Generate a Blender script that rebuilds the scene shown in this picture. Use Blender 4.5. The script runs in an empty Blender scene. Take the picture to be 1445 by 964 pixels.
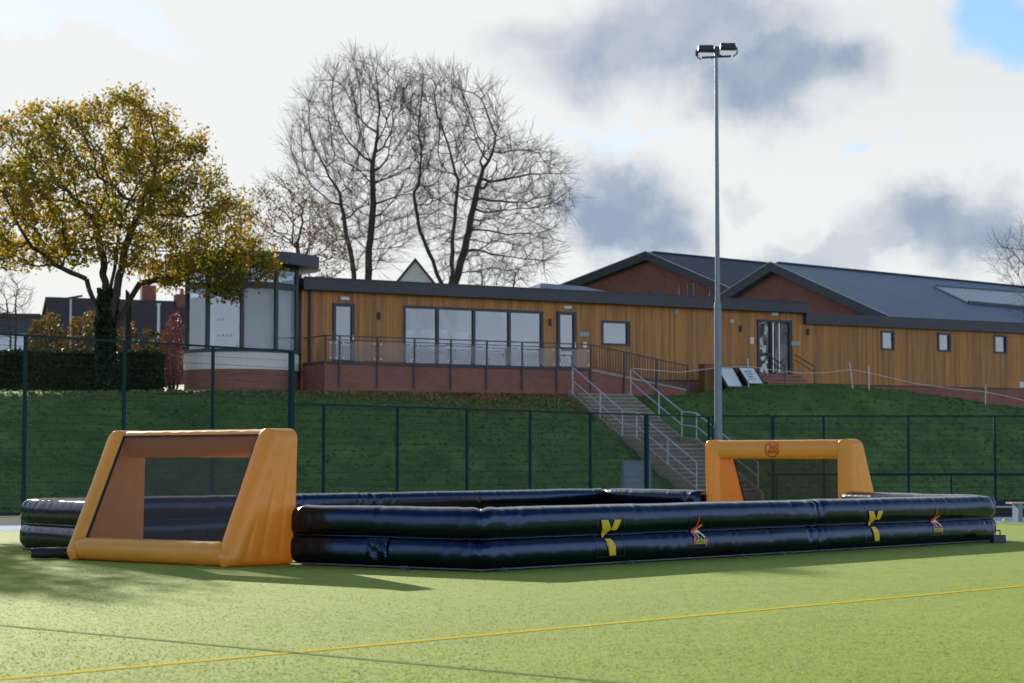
import bpy, bmesh, math, random
import numpy as np
from mathutils import Vector, Matrix, noise as mnoise
random.seed(7); rng = np.random.default_rng(11)
S = bpy.context.scene
COL = S.collection
rad = math.radians

# ------------------------------------------------------------------ camera
FPX = 2900.0; PITCH = math.atan(170/FPX); CAMZ = 1.55
cam_d = bpy.data.cameras.new('camera'); cam = bpy.data.objects.new('camera', cam_d); COL.objects.link(cam)
cam.location = (0, 0, CAMZ); cam.rotation_euler = (math.pi/2+PITCH, 0, 0)
cam_d.sensor_width = 36; cam_d.lens = FPX/1445*36; cam_d.clip_end = 6000; cam_d.clip_start = .1
cam_d.dof.use_dof = True; cam_d.dof.focus_distance = 31; cam_d.dof.aperture_fstop = 2.8
S.camera = cam
# ------------------------------------------------------------------ exposure
S.view_settings.view_transform = 'Standard'; S.view_settings.look = 'None'
S.view_settings.exposure = 0.6; S.view_settings.gamma = 1.0
# ------------------------------------------------------------------ sun and sky
SUN_AZ = rad(-21); SUN_EL = rad(17)
SUND = Vector((math.sin(SUN_AZ)*math.cos(SUN_EL), math.cos(SUN_AZ)*math.cos(SUN_EL), math.sin(SUN_EL)))
sl = bpy.data.lights.new('sun', 'SUN'); sl.energy = 5.0; sl.angle = rad(.5); sl.color = (1, .92, .76)
so = bpy.data.objects.new('sun', sl); COL.objects.link(so); so.rotation_euler = SUND.to_track_quat('Z', 'Y').to_euler()
so.location = (-30, 60, 40)
_fw = Vector((0, math.cos(PITCH), math.sin(PITCH))); _up = Vector((0, -math.sin(PITCH), math.cos(PITCH)))
def ray(px, py): return _fw + Vector((1, 0, 0))*((px-722.5)/FPX) + _up*((482-py)/FPX)
CAM = Vector((0, 0, CAMZ))
def at(px, py, Y):
    d = ray(px, py); return CAM + d*(Y/d.y)
def gr(px, py, z=0.0):
    d = ray(px, py); return CAM + d*((z-CAMZ)/d.z)

W = bpy.data.worlds.new('World'); S.world = W; W.use_nodes = True
def build_world():
    nt = W.node_tree; N = nt.nodes; L = nt.links; N.clear()
    def node(t, **k):
        n = N.new(t)
        for a, b in k.items(): setattr(n, a, b)
        return n
    def mth(op, a, b=None, c=None, clamp=False):
        n = node('ShaderNodeMath', operation=op, use_clamp=clamp)
        for i, v in enumerate((a, b, c)):
            if v is None: continue
            if isinstance(v, (int, float)): n.inputs[i].default_value = v
            else: L.new(v, n.inputs[i])
        return n.outputs[0]
    def vm(op, a, b=None):
        n = node('ShaderNodeVectorMath', operation=op)
        for i, v in enumerate((a, b)):
            if v is None: continue
            if isinstance(v, (tuple, list, Vector)): n.inputs[i].default_value = tuple(v)
            else: L.new(v, n.inputs[i])
        return n
    def rng_(v, a, b, c, d, smooth=True):
        n = node('ShaderNodeMapRange', interpolation_type='SMOOTHSTEP' if smooth else 'LINEAR')
        n.inputs[1].default_value = a; n.inputs[2].default_value = b; n.inputs[3].default_value = c; n.inputs[4].default_value = d
        L.new(v, n.inputs[0]); return n.outputs[0]
    def mix(f, a, b):
        n = node('ShaderNodeMix', data_type='RGBA')
        if isinstance(f, (int, float)): n.inputs[0].default_value = f
        else: L.new(f, n.inputs[0])
        for i, v in ((6, a), (7, b)):
            if isinstance(v, tuple): n.inputs[i].default_value = (*v, 1)
            else: L.new(v, n.inputs[i])
        return n.outputs[2]
    sky = node('ShaderNodeTexSky', sky_type='NISHITA'); sky.sun_disc = False
    sky.sun_elevation = SUN_EL; sky.sun_rotation = SUN_AZ; sky.air_density = 1.0; sky.dust_density = .15; sky.ozone_density = 3.5
    tc = node('ShaderNodeTexCoord'); d = tc.outputs['Generated']
    n1 = node('ShaderNodeTexNoise'); n1.inputs['Scale'].default_value = 9; n1.inputs['Detail'].default_value = 9; n1.inputs['Roughness'].default_value = .58
    L.new(d, n1.inputs['Vector'])
    off = vm('SCALE', vm('SUBTRACT', n1.outputs['Color'], (.5, .5, .5)).outputs[0]); off.inputs['Scale'].default_value = .125
    dd = vm('ADD', d, off.outputs[0]).outputs[0]
    def blob(px, py, sx, sy, inner=.45, outer=1.12):
        c = ray(px, py).normalized()
        v = vm('MULTIPLY', vm('SUBTRACT', dd, c).outputs[0], (FPX/sx, FPX/sx, FPX/sy)).outputs[0]
        ln = vm('LENGTH', v).outputs['Value']
        return rng_(ln, inner, outer, 1, 0)
    def mx(l):
        r = l[0]
        for x in l[1:]: r = mth('MAXIMUM', r, x)
        return r
    # cosine to the sun: thin cloud glows towards it
    cs = vm('DOT_PRODUCT', d, tuple(SUND)).outputs['Value']
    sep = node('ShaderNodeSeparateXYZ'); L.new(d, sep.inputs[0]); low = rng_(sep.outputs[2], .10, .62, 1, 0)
    glow = mth('MAXIMUM', rng_(cs, .5, .93, .4, 1.0), mth('MULTIPLY', low, rng_(cs, -.5, .6, 1.9, 1.0)))  # unseen low cloud opposite the sun brightened to lift camera-facing walls
    # veil of thin bright cloud: general noise cover, thicker towards the sun
    n2 = node('ShaderNodeTexNoise'); n2.inputs['Scale'].default_value = 3.2; n2.inputs['Detail'].default_value = 7
    L.new(d, n2.inputs['Vector'])
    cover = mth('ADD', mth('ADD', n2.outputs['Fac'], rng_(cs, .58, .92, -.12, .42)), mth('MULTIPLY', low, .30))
    veil = rng_(cover, .42, .74, 0, 1)
    gaps = mx([blob(1425, 25, 95, 75), mth('MULTIPLY', blob(1205, 225, 50, 22), .6), mth('MULTIPLY', blob(60, 30, 260, 40), .32), mth('MULTIPLY', blob(900, 200, 160, 18), .25)])
    veil = mth('MULTIPLY', veil, mth('SUBTRACT', 1, gaps))
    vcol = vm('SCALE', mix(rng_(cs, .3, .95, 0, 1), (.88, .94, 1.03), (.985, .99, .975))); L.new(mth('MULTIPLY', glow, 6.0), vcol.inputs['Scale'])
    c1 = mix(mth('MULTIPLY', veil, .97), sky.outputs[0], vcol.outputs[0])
    # darker grey-blue cumulus
    clouds = mx([blob(960, 68, 265, 105, .28, 1.2), blob(1130, 112, 150, 90, .3, 1.15), mth('MULTIPLY', blob(820, 40, 170, 60, .2, 1.2), .7), blob(888, 292, 122, 98, .42, 1.1), mth('MULTIPLY', blob(1365, 338, 165, 78, .3, 1.15), .97),
                 mth('MULTIPLY', blob(1180, 362, 200, 38), .8), mth('MULTIPLY', blob(1065, 275, 60, 22), .35), mth('MULTIPLY', blob(1150, 330, 60, 40), .25)])
    n3 = node('ShaderNodeTexNoise'); n3.inputs['Scale'].default_value = 22; n3.inputs['Detail'].default_value = 6
    L.new(d, n3.inputs['Vector'])
    gen = mth('MULTIPLY', rng_(n2.outputs['Fac'], .56, .72, 0, .6), rng_(cs, .75, .93, 1, 0))
    cl = mth('MAXIMUM', mth('MULTIPLY', clouds, rng_(n3.outputs['Fac'], .25, .6, .84, 1)), gen)
    ccol = vm('SCALE', mix(mth('MULTIPLY', cl, rng_(n3.outputs['Fac'], .3, .68, .55, 1.1), clamp=True), (.70, .75, .83), (.33, .43, .61))); L.new(mth('MULTIPLY', rng_(cs, .1, .9, .5, 1), 5.6), ccol.inputs['Scale'])
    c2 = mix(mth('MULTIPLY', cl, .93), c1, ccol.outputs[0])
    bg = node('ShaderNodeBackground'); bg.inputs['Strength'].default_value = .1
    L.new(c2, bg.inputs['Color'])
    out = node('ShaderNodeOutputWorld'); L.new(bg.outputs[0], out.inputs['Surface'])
build_world()

# ------------------------------------------------------------------ materials
def M(name, col, rough=.6, var=0, vscale=3.0, bump=0, bscale=40, metal=0, spec=.5, coat=0, island=0, stretch=None, col2=None, transl=0):
    m = bpy.data.materials.new(name); m.use_nodes = True; nt = m.node_tree; N = nt.nodes; L = nt.links
    b = N['Principled BSDF']; out = N['Material Output']
    b.inputs['Base Color'].default_value = (*col, 1); b.inputs['Roughness'].default_value = rough
    b.inputs['Metallic'].default_value = metal; b.inputs['Specular IOR Level'].default_value = spec
    b.inputs['Coat Weight'].default_value = coat; b.inputs['Coat Roughness'].default_value = .12
    tc = N.new('ShaderNodeTexCoord'); vec = tc.outputs['Object']
    if stretch:
        mp = N.new('ShaderNodeMapping'); mp.inputs['Scale'].default_value = stretch; L.new(vec, mp.inputs['Vector']); vec = mp.outputs[0]
    cur = None
    if var or island:
        c2 = col2 or tuple(c*(1-.55) for c in col)
        mixn = N.new('ShaderNodeMix'); mixn.data_type = 'RGBA'
        mixn.inputs[6].default_value = (*col, 1); mixn.inputs[7].default_value = (*c2, 1)
        fac = None
        if var:
            nz = N.new('ShaderNodeTexNoise'); nz.inputs['Scale'].default_value = vscale; nz.inputs['Detail'].default_value = 6; nz.inputs['Roughness'].default_value = .6
            L.new(vec, nz.inputs['Vector'])
            mr = N.new('ShaderNodeMapRange'); mr.inputs[1].default_value = .3; mr.inputs[2].default_value = .7; mr.inputs[3].default_value = 0; mr.inputs[4].default_value = var
            L.new(nz.outputs['Fac'], mr.inputs[0]); fac = mr.outputs[0]
        if island:
            g = N.new('ShaderNodeNewGeometry'); ml = N.new('ShaderNodeMath'); ml.operation = 'MULTIPLY_ADD'
            L.new(g.outputs['Random Per Island'], ml.inputs[0]); ml.inputs[1].default_value = island
            if fac is not None: L.new(fac, ml.inputs[2])
            else: ml.inputs[2].default_value = 0
            ml.use_clamp = True; fac = ml.outputs[0]
        L.new(fac, mixn.inputs[0]); cur = mixn.outputs[2]; L.new(cur, b.inputs['Base Color'])
    if bump:
        nb = N.new('ShaderNodeTexNoise'); nb.inputs['Scale'].default_value = bscale; nb.inputs['Detail'].default_value = 5
        L.new(vec, nb.inputs['Vector'])
        bp = N.new('ShaderNodeBump'); bp.inputs['Strength'].default_value = bump; bp.inputs['Distance'].default_value = .02
        L.new(nb.outputs['Fac'], bp.inputs['Height']); L.new(bp.outputs[0], b.inputs['Normal'])
    if transl:
        t = N.new('ShaderNodeBsdfTranslucent'); mx = N.new('ShaderNodeMixShader'); mx.inputs[0].default_value = transl
        if cur: L.new(cur, t.inputs['Color'])
        else: t.inputs['Color'].default_value = (*col, 1)
        L.new(b.outputs[0], mx.inputs[1]); L.new(t.outputs[0], mx.inputs[2]); L.new(mx.outputs[0], out.inputs['Surface'])
    return m
def leafmat(name, cols, transl=.45, rough=.55):
    m = bpy.data.materials.new(name); m.use_nodes = True; nt = m.node_tree; N = nt.nodes; L = nt.links
    b = N['Principled BSDF']; b.inputs['Roughness'].default_value = rough; b.inputs['Specular IOR Level'].default_value = .3
    g = N.new('ShaderNodeNewGeometry'); r = N.new('ShaderNodeValToRGB'); r.color_ramp.interpolation = 'LINEAR'
    el = r.color_ramp.elements
    while len(el) < len(cols): el.new(.5)
    for i, c in enumerate(cols): el[i].position = i/(len(cols)-1); el[i].color = (*c, 1)
    tc = N.new('ShaderNodeTexCoord'); nz = N.new('ShaderNodeTexNoise'); nz.inputs['Scale'].default_value = .55; nz.inputs['Detail'].default_value = 3
    L.new(tc.outputs['Object'], nz.inputs['Vector'])
    a = N.new('ShaderNodeMapRange'); a.inputs[1].default_value = .35; a.inputs[2].default_value = .65; a.inputs[3].default_value = -.1; a.inputs[4].default_value = .6
    L.new(nz.outputs['Fac'], a.inputs[0])
    ml = N.new('ShaderNodeMath'); ml.operation = 'MULTIPLY_ADD'; ml.inputs[1].default_value = .55; ml.use_clamp = True
    L.new(g.outputs['Random Per Island'], ml.inputs[0]); L.new(a.outputs[0], ml.inputs[2]); L.new(ml.outputs[0], r.inputs[0])
    L.new(r.outputs[0], b.inputs['Base Color'])
    t = N.new('ShaderNodeBsdfTranslucent'); L.new(r.outputs[0], t.inputs['Color'])
    mx = N.new('ShaderNodeMixShader'); mx.inputs[0].default_value = transl
    L.new(b.outputs[0], mx.inputs[1]); L.new(t.outputs[0], mx.inputs[2]); L.new(mx.outputs[0], N['Material Output'].inputs['Surface'])
    return m
def glassmat(name, refl=.45, tint=(.75, .8, .85), gcol=(.9, .95, 1), rough=.02):
    m = bpy.data.materials.new(name); m.use_nodes = True; nt = m.node_tree; N = nt.nodes; L = nt.links; N.remove(N['Principled BSDF'])
    tr = N.new('ShaderNodeBsdfTransparent'); tr.inputs[0].default_value = (*tint, 1)
    tcg = N.new('ShaderNodeTexCoord'); nzg = N.new('ShaderNodeTexNoise'); nzg.inputs['Scale'].default_value = .9; bpg = N.new('ShaderNodeBump'); bpg.inputs['Strength'].default_value = .35; bpg.inputs['Distance'].default_value = .05
    L.new(tcg.outputs['Object'], nzg.inputs['Vector']); L.new(nzg.outputs['Fac'], bpg.inputs['Height'])
    gl = N.new('ShaderNodeBsdfGlossy'); L.new(bpg.outputs[0], gl.inputs['Normal']); gl.inputs['Roughness'].default_value = rough; gl.inputs['Color'].default_value = (*gcol, 1)
    lw = N.new('ShaderNodeLayerWeight'); fr = N.new('ShaderNodeMath'); fr.operation = 'POWER'; L.new(lw.outputs['Facing'], fr.inputs[0]); fr.inputs[1].default_value = 4
    lw.inputs[0].default_value = .5
    mr = N.new('ShaderNodeMapRange'); mr.inputs[1].default_value = 0; mr.inputs[2].default_value = 1; mr.inputs[3].default_value = refl; mr.inputs[4].default_value = 1
    L.new(fr.outputs[0], mr.inputs[0])
    mx = N.new('ShaderNodeMixShader'); L.new(mr.outputs[0], mx.inputs[0]); L.new(tr.outputs[0], mx.inputs[1]); L.new(gl.outputs[0], mx.inputs[2])
    L.new(mx.outputs[0], N['Material Output'].inputs['Surface']); return m
def netmat(name, col, cover):
    m = bpy.data.materials.new(name); m.use_nodes = True; nt = m.node_tree; N = nt.nodes; L = nt.links
    b = N['Principled BSDF']; b.inputs['Base Color'].default_value = (*col, 1); b.inputs['Roughness'].default_value = .8
    tr = N.new('ShaderNodeBsdfTransparent'); mx = N.new('ShaderNodeMixShader'); mx.inputs[0].default_value = cover
    L.new(tr.outputs[0], mx.inputs[1]); L.new(b.outputs[0], mx.inputs[2]); L.new(mx.outputs[0], N['Material Output'].inputs['Surface']); return m
def brickmat(name, c1, c2, mortar):
    m = bpy.data.materials.new(name); m.use_nodes = True; nt = m.node_tree; N = nt.nodes; L = nt.links
    b = N['Principled BSDF']; b.inputs['Roughness'].default_value = .85
    tc = N.new('ShaderNodeTexCoord'); sp = N.new('ShaderNodeSeparateXYZ'); cb = N.new('ShaderNodeCombineXYZ'); ad = N.new('ShaderNodeMath')
    L.new(tc.outputs['Object'], sp.inputs[0]); L.new(sp.outputs[0], ad.inputs[0]); L.new(sp.outputs[1], ad.inputs[1])
    L.new(ad.outputs[0], cb.inputs[0]); L.new(sp.outputs[2], cb.inputs[1])
    br = N.new('ShaderNodeTexBrick'); br.inputs['Scale'].default_value = 1; br.inputs['Brick Width'].default_value = .225; br.inputs['Row Height'].default_value = .075
    br.inputs['Mortar Size'].default_value = .008; br.inputs['Color1'].default_value = (*c1, 1); br.inputs['Color2'].default_value = (*c2, 1); br.inputs['Mortar'].default_value = (*mortar, 1)
    L.new(cb.outputs[0], br.inputs['Vector'])
    nz = N.new('ShaderNodeTexNoise'); nz.inputs['Scale'].default_value = 1.3; nz.inputs['Detail'].default_value = 6; L.new(tc.outputs['Object'], nz.inputs['Vector'])
    mx = N.new('ShaderNodeMix'); mx.data_type = 'RGBA'; mx.blend_type = 'MULTIPLY'; mx.inputs[0].default_value = .5
    L.new(br.outputs[0], mx.inputs[6]); L.new(nz.outputs['Fac'], mx.inputs[7]); L.new(mx.outputs[2], b.inputs['Base Color'])
    bp = N.new('ShaderNodeBump'); bp.inputs['Strength'].default_value = .4; bp.inputs['Distance'].default_value = .01; bp.invert = True
    L.new(br.outputs['Fac'], bp.inputs['Height']); L.new(bp.outputs[0], b.inputs['Normal'])
    return m

def turfmat():
    m = bpy.data.materials.new('turf'); m.use_nodes = True; nt = m.node_tree; N = nt.nodes; L = nt.links
    b = N['Principled BSDF']; b.inputs['Roughness'].default_value = .85; b.inputs['Specular IOR Level'].default_value = .10
    b.inputs['Sheen Weight'].default_value = .0; b.inputs['Sheen Roughness'].default_value = .4; b.inputs['Sheen Tint'].default_value = (.8, .95, .5, 1)
    tc = N.new('ShaderNodeTexCoord')
    def nz(sc, det, ro=.6):
        n = N.new('ShaderNodeTexNoise'); n.inputs['Scale'].default_value = sc; n.inputs['Detail'].default_value = det; n.inputs['Roughness'].default_value = ro
        L.new(tc.outputs['Object'], n.inputs['Vector']); return n.outputs['Fac']
    def ramp(f, a, b_, c, d):
        n = N.new('ShaderNodeMapRange'); n.inputs[1].default_value = a; n.inputs[2].default_value = b_; n.inputs[3].default_value = c; n.inputs[4].default_value = d
        L.new(f, n.inputs[0]); return n.outputs[0]
    def mix(f, a, b_, mode='MIX'):
        n = N.new('ShaderNodeMix'); n.data_type = 'RGBA'; n.blend_type = mode
        if isinstance(f, float): n.inputs[0].default_value = f
        else: L.new(f, n.inputs[0])
        for i, v in ((6, a), (7, b_)):
            if isinstance(v, tuple): n.inputs[i].default_value = (*v, 1)
            else: L.new(v, n.inputs[i])
        return n.outputs[2]
    c = mix(ramp(nz(.35, 4), .35, .65, 0, 1), TURF_A, TURF_B)
    c = mix(ramp(nz(1.6, 5, .7), .4, .7, 0, .35), c, TURF_C)
    c = mix(ramp(nz(7, 8, .85), .38, .66, 0, .75), c, TURF_C)
    c = mix(ramp(nz(9, 8, .9), .56, .70, 0, .6), c, (.52, .58, .22))
    L.new(c, b.inputs['Base Color'])
    bp = N.new('ShaderNodeBump'); bp.inputs['Strength'].default_value = .5; bp.inputs['Distance'].default_value = .01
    L.new(nz(90, 3, .8), bp.inputs['Height']); L.new(bp.outputs[0], b.inputs['Normal'])
    return m
TURF_A = (.36, .455, .086); TURF_B = (.31, .405, .076); TURF_C = (.19, .265, .05)
m_turf = turfmat()
m_yline = M('yellow_line', (.80, .58, .02), 1, .25, 20, .4, 120, spec=.02)
m_dline = M('dark_line', (.20, .28, .10), 1, .3, 9, spec=.02)
m_blue = M('blue_turf', (.16, .28, .55), .9, .4, 6, spec=.1)
m_tarmac = M('tarmac', (.045, .05, .06), 1, .4, 4, .4, 80, spec=.05)
m_grass = M('grass', (.14, .235, .06), .8, 1, .55, .9, 16, col2=(.05, .11, .03), spec=.2)
m_earth = M('earth', (.10, .085, .06), .9, .6, 2)
m_conc = M('concrete', (.42, .40, .36), .85, .4, 3, .3, 40)
m_vinyl = M('black_vinyl', (.028, .044, .088), .19, 0, bump=.16, bscale=7, spec=.5, metal=1.0)
m_orange = M('orange_vinyl', (.95, .425, .05), .38, .25, 2.0, .12, 11, col2=(.82, .31, .03), spec=.8, transl=.2)
m_net = netmat('net', (.058, .05, .055), .58)
m_black = M('black', (.012, .012, .013), .6)
m_strip = M('strip', (.10, .11, .13), .6)
m_yel = M('yellow_print', (.78, .52, .03), .4); m_red = M('red_print', (.62, .03, .04), .4); m_ora = M('orange_print', (.85, .35, .03), .4)
m_mag = M('magenta_print', (.50, .06, .38), .4); m_wht = M('white_print', (.75, .75, .72), .4); m_drk = M('dark_print', (.07, .02, .012), .5)
m_film = M('film', (.05, .055, .06), .35)
m_timber = M('timber', (.69, .295, .072), .62, .55, 2.2, .2, 30, col2=(.31, .145, .055), island=.6, stretch=(3, 3, .35))
m_dgrey = M('anthracite', (.050, .060, .078), .5, .25, 1.5)
m_dgrey2 = M('anthracite_dark', (.035, .042, .055), .5)
m_roofb = M('blue_grey_roof', (.085, .17, .27), .5, .7, .35, col2=(.055, .115, .19), spec=.3)
m_roofd = M('dark_roof', (.05, .078, .12), .7, .5, .5, spec=.2)
m_brick = brickmat('red_brick', (.48, .165, .11), (.38, .13, .09), (.30, .24, .20))
m_brick2 = brickmat('red_brick_dark', (.42, .135, .095), (.34, .105, .075), (.24, .18, .15))
m_white = M('white_render', (.86, .86, .84), .7, .15, 2)
m_glass = glassmat('glass', .13, (.66, .72, .80))
m_glassc = glassmat('clear_glass', .03, (.88, .9, .9))
m_glassp = glassmat('balustrade_glass', .03, (.80, .80, .80))
m_pale = M('pale_interior', (.62, .63, .66), .8)
m_dark_int = M('dark_interior', (.10, .10, .11), .9)
m_blind = M('blind', (.60, .62, .68), .8)
m_galv = M('galvanised', (.62, .66, .70), .45, .35, 6, metal=.2)
m_mast = M('mast_steel', (.24, .285, .34), .5, .3, 3, metal=.25)
m_green = M('green_paint', (.007, .042, .048), .6, spec=.15)
m_steel = M('steel', (.6, .6, .6), .3, metal=1)
m_rail = M('dark_rail', (.055, .062, .07), .5)
m_step = M('step', (.25, .235, .185), .9, .6, 5, .5, 30)
m_stepk = M('step_edge', (.42, .34, .27), .9, .5, 4)
m_nose = M('nosing', (.46, .43, .36), .9, .5, 4)
m_wood = M('brown_wood', (.24, .11, .04), .6, .5, 3, stretch=(4, 4, .5))
m_woodp = M('pale_wood', (.55, .42, .28), .6, .3, 4)
m_rope = M('rope', (.75, .75, .74), .7)
m_bark = M('bark', (.075, .062, .048), .9, .6, 6, .8, 20)
m_barkd = M('bark_dark', (.085, .074, .058), .9, .5, 4)
m_cab = M('cabinet', (.23, .29, .34), .5, .3, 3)
m_ball = M('ball', (.62, .80, .05), .5)
m_sign = M('teal_sign', (.30, .42, .42), .5)
m_board = M('board_white', (.80, .84, .90), .35)
m_lampw = M('lamp_white', (.75, .76, .78), .4)
m_slate = M('slate', (.075, .06, .06), .8, .5, 2)
m_lvoak = leafmat('oak_leaves', [(.12, .14, .018), (.25, .225, .024), (.42, .30, .03), (.52, .29, .03)], .62)
m_lvbrown = leafmat('brown_leaves', [(.15, .075, .02), (.26, .12, .025), (.36, .20, .03)], .45)
m_lvhedge = leafmat('hedge_leaves', [(.015, .024, .008), (.035, .05, .012), (.07, .075, .018)], .2)
m_lvivy = leafmat('ivy_leaves', [(.012, .028, .010), (.025, .05, .014), (.04, .07, .02)], .15)
m_lvred = leafmat('red_leaves', [(.16, .05, .045), (.22, .06, .05), (.15, .11, .05)], .35)
m_lvmix = leafmat('mixed_leaves', [(.05, .06, .015), (.16, .11, .03), (.30, .15, .03)], .4)
m_lvfall = leafmat('fallen_leaves', [(.13, .085, .04), (.24, .145, .06), (.33, .22, .10)], .1)

# ------------------------------------------------------------------ mesh helpers
class MB:
    def __init__(s, off=(0, 0, 0)): s.v = []; s.f = []; s.o = off; s.mi = []
    def add(s, vs, fs):
        b = len(s.v); o = s.o
        s.v += [(x+o[0], y+o[1], z+o[2]) for x, y, z in vs]; s.f += [tuple(i+b for i in f) for f in fs]; return s
    def box(s, x0, x1, y0, y1, z0, z1):
        return s.add([(x0, y0, z0), (x1, y0, z0), (x1, y1, z0), (x0, y1, z0), (x0, y0, z1), (x1, y0, z1), (x1, y1, z1), (x0, y1, z1)],
              [(3, 2, 1, 0), (4, 5, 6, 7), (0, 1, 5, 4), (1, 2, 6, 5), (2, 3, 7, 6), (3, 0, 4, 7)])
    def tube(s, p0, p1, r0, r1=None, n=8, caps=True):
        r1 = r0 if r1 is None else r1
        p0 = Vector(p0); p1 = Vector(p1); d = (p1-p0).normalized()
        a = d.orthogonal().normalized() if abs(d.z) < .999 else Vector((1, 0, 0)); b = d.cross(a)
        vs = []
        for p, r in ((p0, r0), (p1, r1)):
            for i in range(n):
                t = 2*math.pi*i/n; vs.append(tuple(p+a*(r*math.cos(t))+b*(r*math.sin(t))))
        fs = [(i, (i+1) % n, n+(i+1) % n, n+i) for i in range(n)]
        if caps: fs += [tuple(range(n))[::-1], tuple(range(n, 2*n))]
        return s.add(vs, fs)
    def path(s, pts, r, n=6):
        for a, b in zip(pts, pts[1:]): s.tube(a, b, r, n=n)
        return s
    def bar(s, p0, p1, w, h):            # rectangular bar, w horizontal, h vertical-ish
        p0 = Vector(p0); p1 = Vector(p1); d = (p1-p0).normalized()
        a = d.cross(Vector((0, 0, 1)))
        a = a.normalized() if a.length > 1e-4 else Vector((1, 0, 0)); b = a.cross(d)
        vs = [tuple(p+a*(sx*w/2)+b*(sy*h/2)) for p in (p0, p1) for sx, sy in ((-1, -1), (1, -1), (1, 1), (-1, 1))]
        return s.add(vs, [(0, 1, 2, 3)[::-1], (4, 5, 6, 7), (0, 1, 5, 4), (1, 2, 6, 5), (2, 3, 7, 6), (3, 0, 4, 7)])
    def prism(s, poly, ext):             # polygon (3d points) extruded by vector
        n = len(poly); e = Vector(ext)
        vs = [tuple(p) for p in poly]+[tuple(Vector(p)+e) for p in poly]
        return s.add(vs, [tuple(range(n)), tuple(range(n, 2*n))[::-1]]+[(i, n+i, n+(i+1) % n, (i+1) % n) for i in range(n)])
    def quad(s, a, b, c, d): return s.add([tuple(a), tuple(b), tuple(c), tuple(d)], [(0, 1, 2, 3)])
    def build(s, name, mat, parent=None, smooth=False, bevel=0, fix=True):
        me = bpy.data.meshes.new(name); me.from_pydata(s.v, [], s.f); me.materials.append(mat)
        if fix:
            bm = bmesh.new(); bm.from_mesh(me); bmesh.ops.recalc_face_normals(bm, faces=bm.faces)
            if bevel: bmesh.ops.bevel(bm, geom=bm.edges[:], offset=bevel, segments=1, affect='EDGES')
            bm.to_mesh(me); bm.free()
        if smooth:
            for p in me.polygons: p.use_smooth = True
        return link(name, me, parent)
def link(name, me, parent=None):
    o = bpy.data.objects.new(name, me); COL.objects.link(o)
    if parent: o.parent = parent
    return o
def np_mesh(name, verts, quads, mat, parent=None, smooth=False):
    me = bpy.data.meshes.new(name); v = np.asarray(verts, np.float32); q = np.asarray(quads, np.int32)
    me.vertices.add(len(v)); me.vertices.foreach_set('co', v.ravel())
    me.loops.add(q.size); me.loops.foreach_set('vertex_index', q.ravel())
    me.polygons.add(len(q)); me.polygons.foreach_set('loop_start', np.arange(len(q), dtype=np.int32)*q.shape[1])
    if smooth: me.polygons.foreach_set('use_smooth', np.ones(len(q), bool))
    me.materials.append(mat); me.update(calc_edges=True); me.validate()
    return link(name, me, parent)
def thing(name, label, cat, loc=(0, 0, 0), rz=0, group=None):
    o = bpy.data.objects.new(name, None); COL.objects.link(o); o.empty_display_size = .3
    o.location = loc; o.rotation_euler = (0, 0, rz); return tag(o, label, cat, group)
def tag(o, label, cat, group=None):
    o['label'] = label; o['category'] = cat
    if group: o['group'] = group
    return o
def struct(o): o['kind'] = 'structure'; return o
def stuff(o): o['kind'] = 'stuff'; return o

# ------------------------------------------------------------------ facade frame and terrain
FA = at(484, 512, 82.0)
FD = Vector((.859, .5115, 0)).normalized(); FN = Vector((FD.y, -FD.x, 0)); FROT = math.atan2(FD.y, FD.x)
def sq(x, y): dx = x-FA.x; dy = y-FA.y; return dx*FD.x+dy*FD.y, dx*FN.x+dy*FN.y
def wp(s, q, z): return Vector((FA.x+FD.x*s+FN.x*q, FA.y+FD.y*s+FN.y*q, z))
def fac(px, py, q=0.0):
    d = ray(px, py); o = Vector((FA.x, FA.y, 0))+FN*q; t = (o-CAM).dot(FN)/d.dot(FN); p = CAM+d*t
    return (p-FA).dot(FD), p.z
_bs = [-60, -13, -5, 0, 12, 16, 19, 23.2, 27, 37, 60]; _bz = [3.7, 4.05, 4.22, 4.26, 4.28, 4.45, 4.9, 4.97, 4.8, 3.85, 3.2]
def terr(x, y):
    s, q = sq(x, y); b = float(np.interp(s, _bs, _bz))
    q1 = 12.3
    t = (q-2.6)/(q1-2.6); t = min(max(t, 0), 1)
    z = b*(1-(.55*t+.45*(t*t*(3-2*t))))
    if 0 < t < 1: z += .10*mnoise.noise((x*.23, y*.23, 0))*4*t*(1-t)
    if 8.9 < s < 12.1 and 2.4 < q < 12.5: z -= .35
    if q > q1: z = -.06
    return z

# ground sheets
big = MB().quad((-3000, -3000, -.12), (3000, -3000, -.12), (3000, 3000, -.12), (-3000, 3000, -.12)); struct(big.build('ground', m_earth, fix=False))
pt = MB().quad((-90, -40, 0), (110, -40, 0), (110, 79, 0), (-90, 38, 0)); struct(pt.build('turf_pitch', m_turf, fix=False))
bi = lambda x, w=0: 49.4+.27*(x-0)+w
st = MB().quad((-90, bi(-90), .004), (110, bi(110), .004), (110, bi(110, 4.6), .004), (-90, bi(-90, 4.6), .004)); struct(st.build('border_strip', m_blue, fix=False))
wl = MB().quad((-90, bi(-90, -.02), .008), (110, bi(110, -.02), .008), (110, bi(110, .08), .008), (-90, bi(-90, .08), .008)); struct(wl.build('pitch_line', m_rope, fix=False))
ph = MB().quad((-90, bi(-90, 4.6), .008), (110, bi(110, 4.6), .008), (110, 140, .008), (-90, 85, .008)); struct(ph.build('path', m_tarmac, fix=False))
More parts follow.
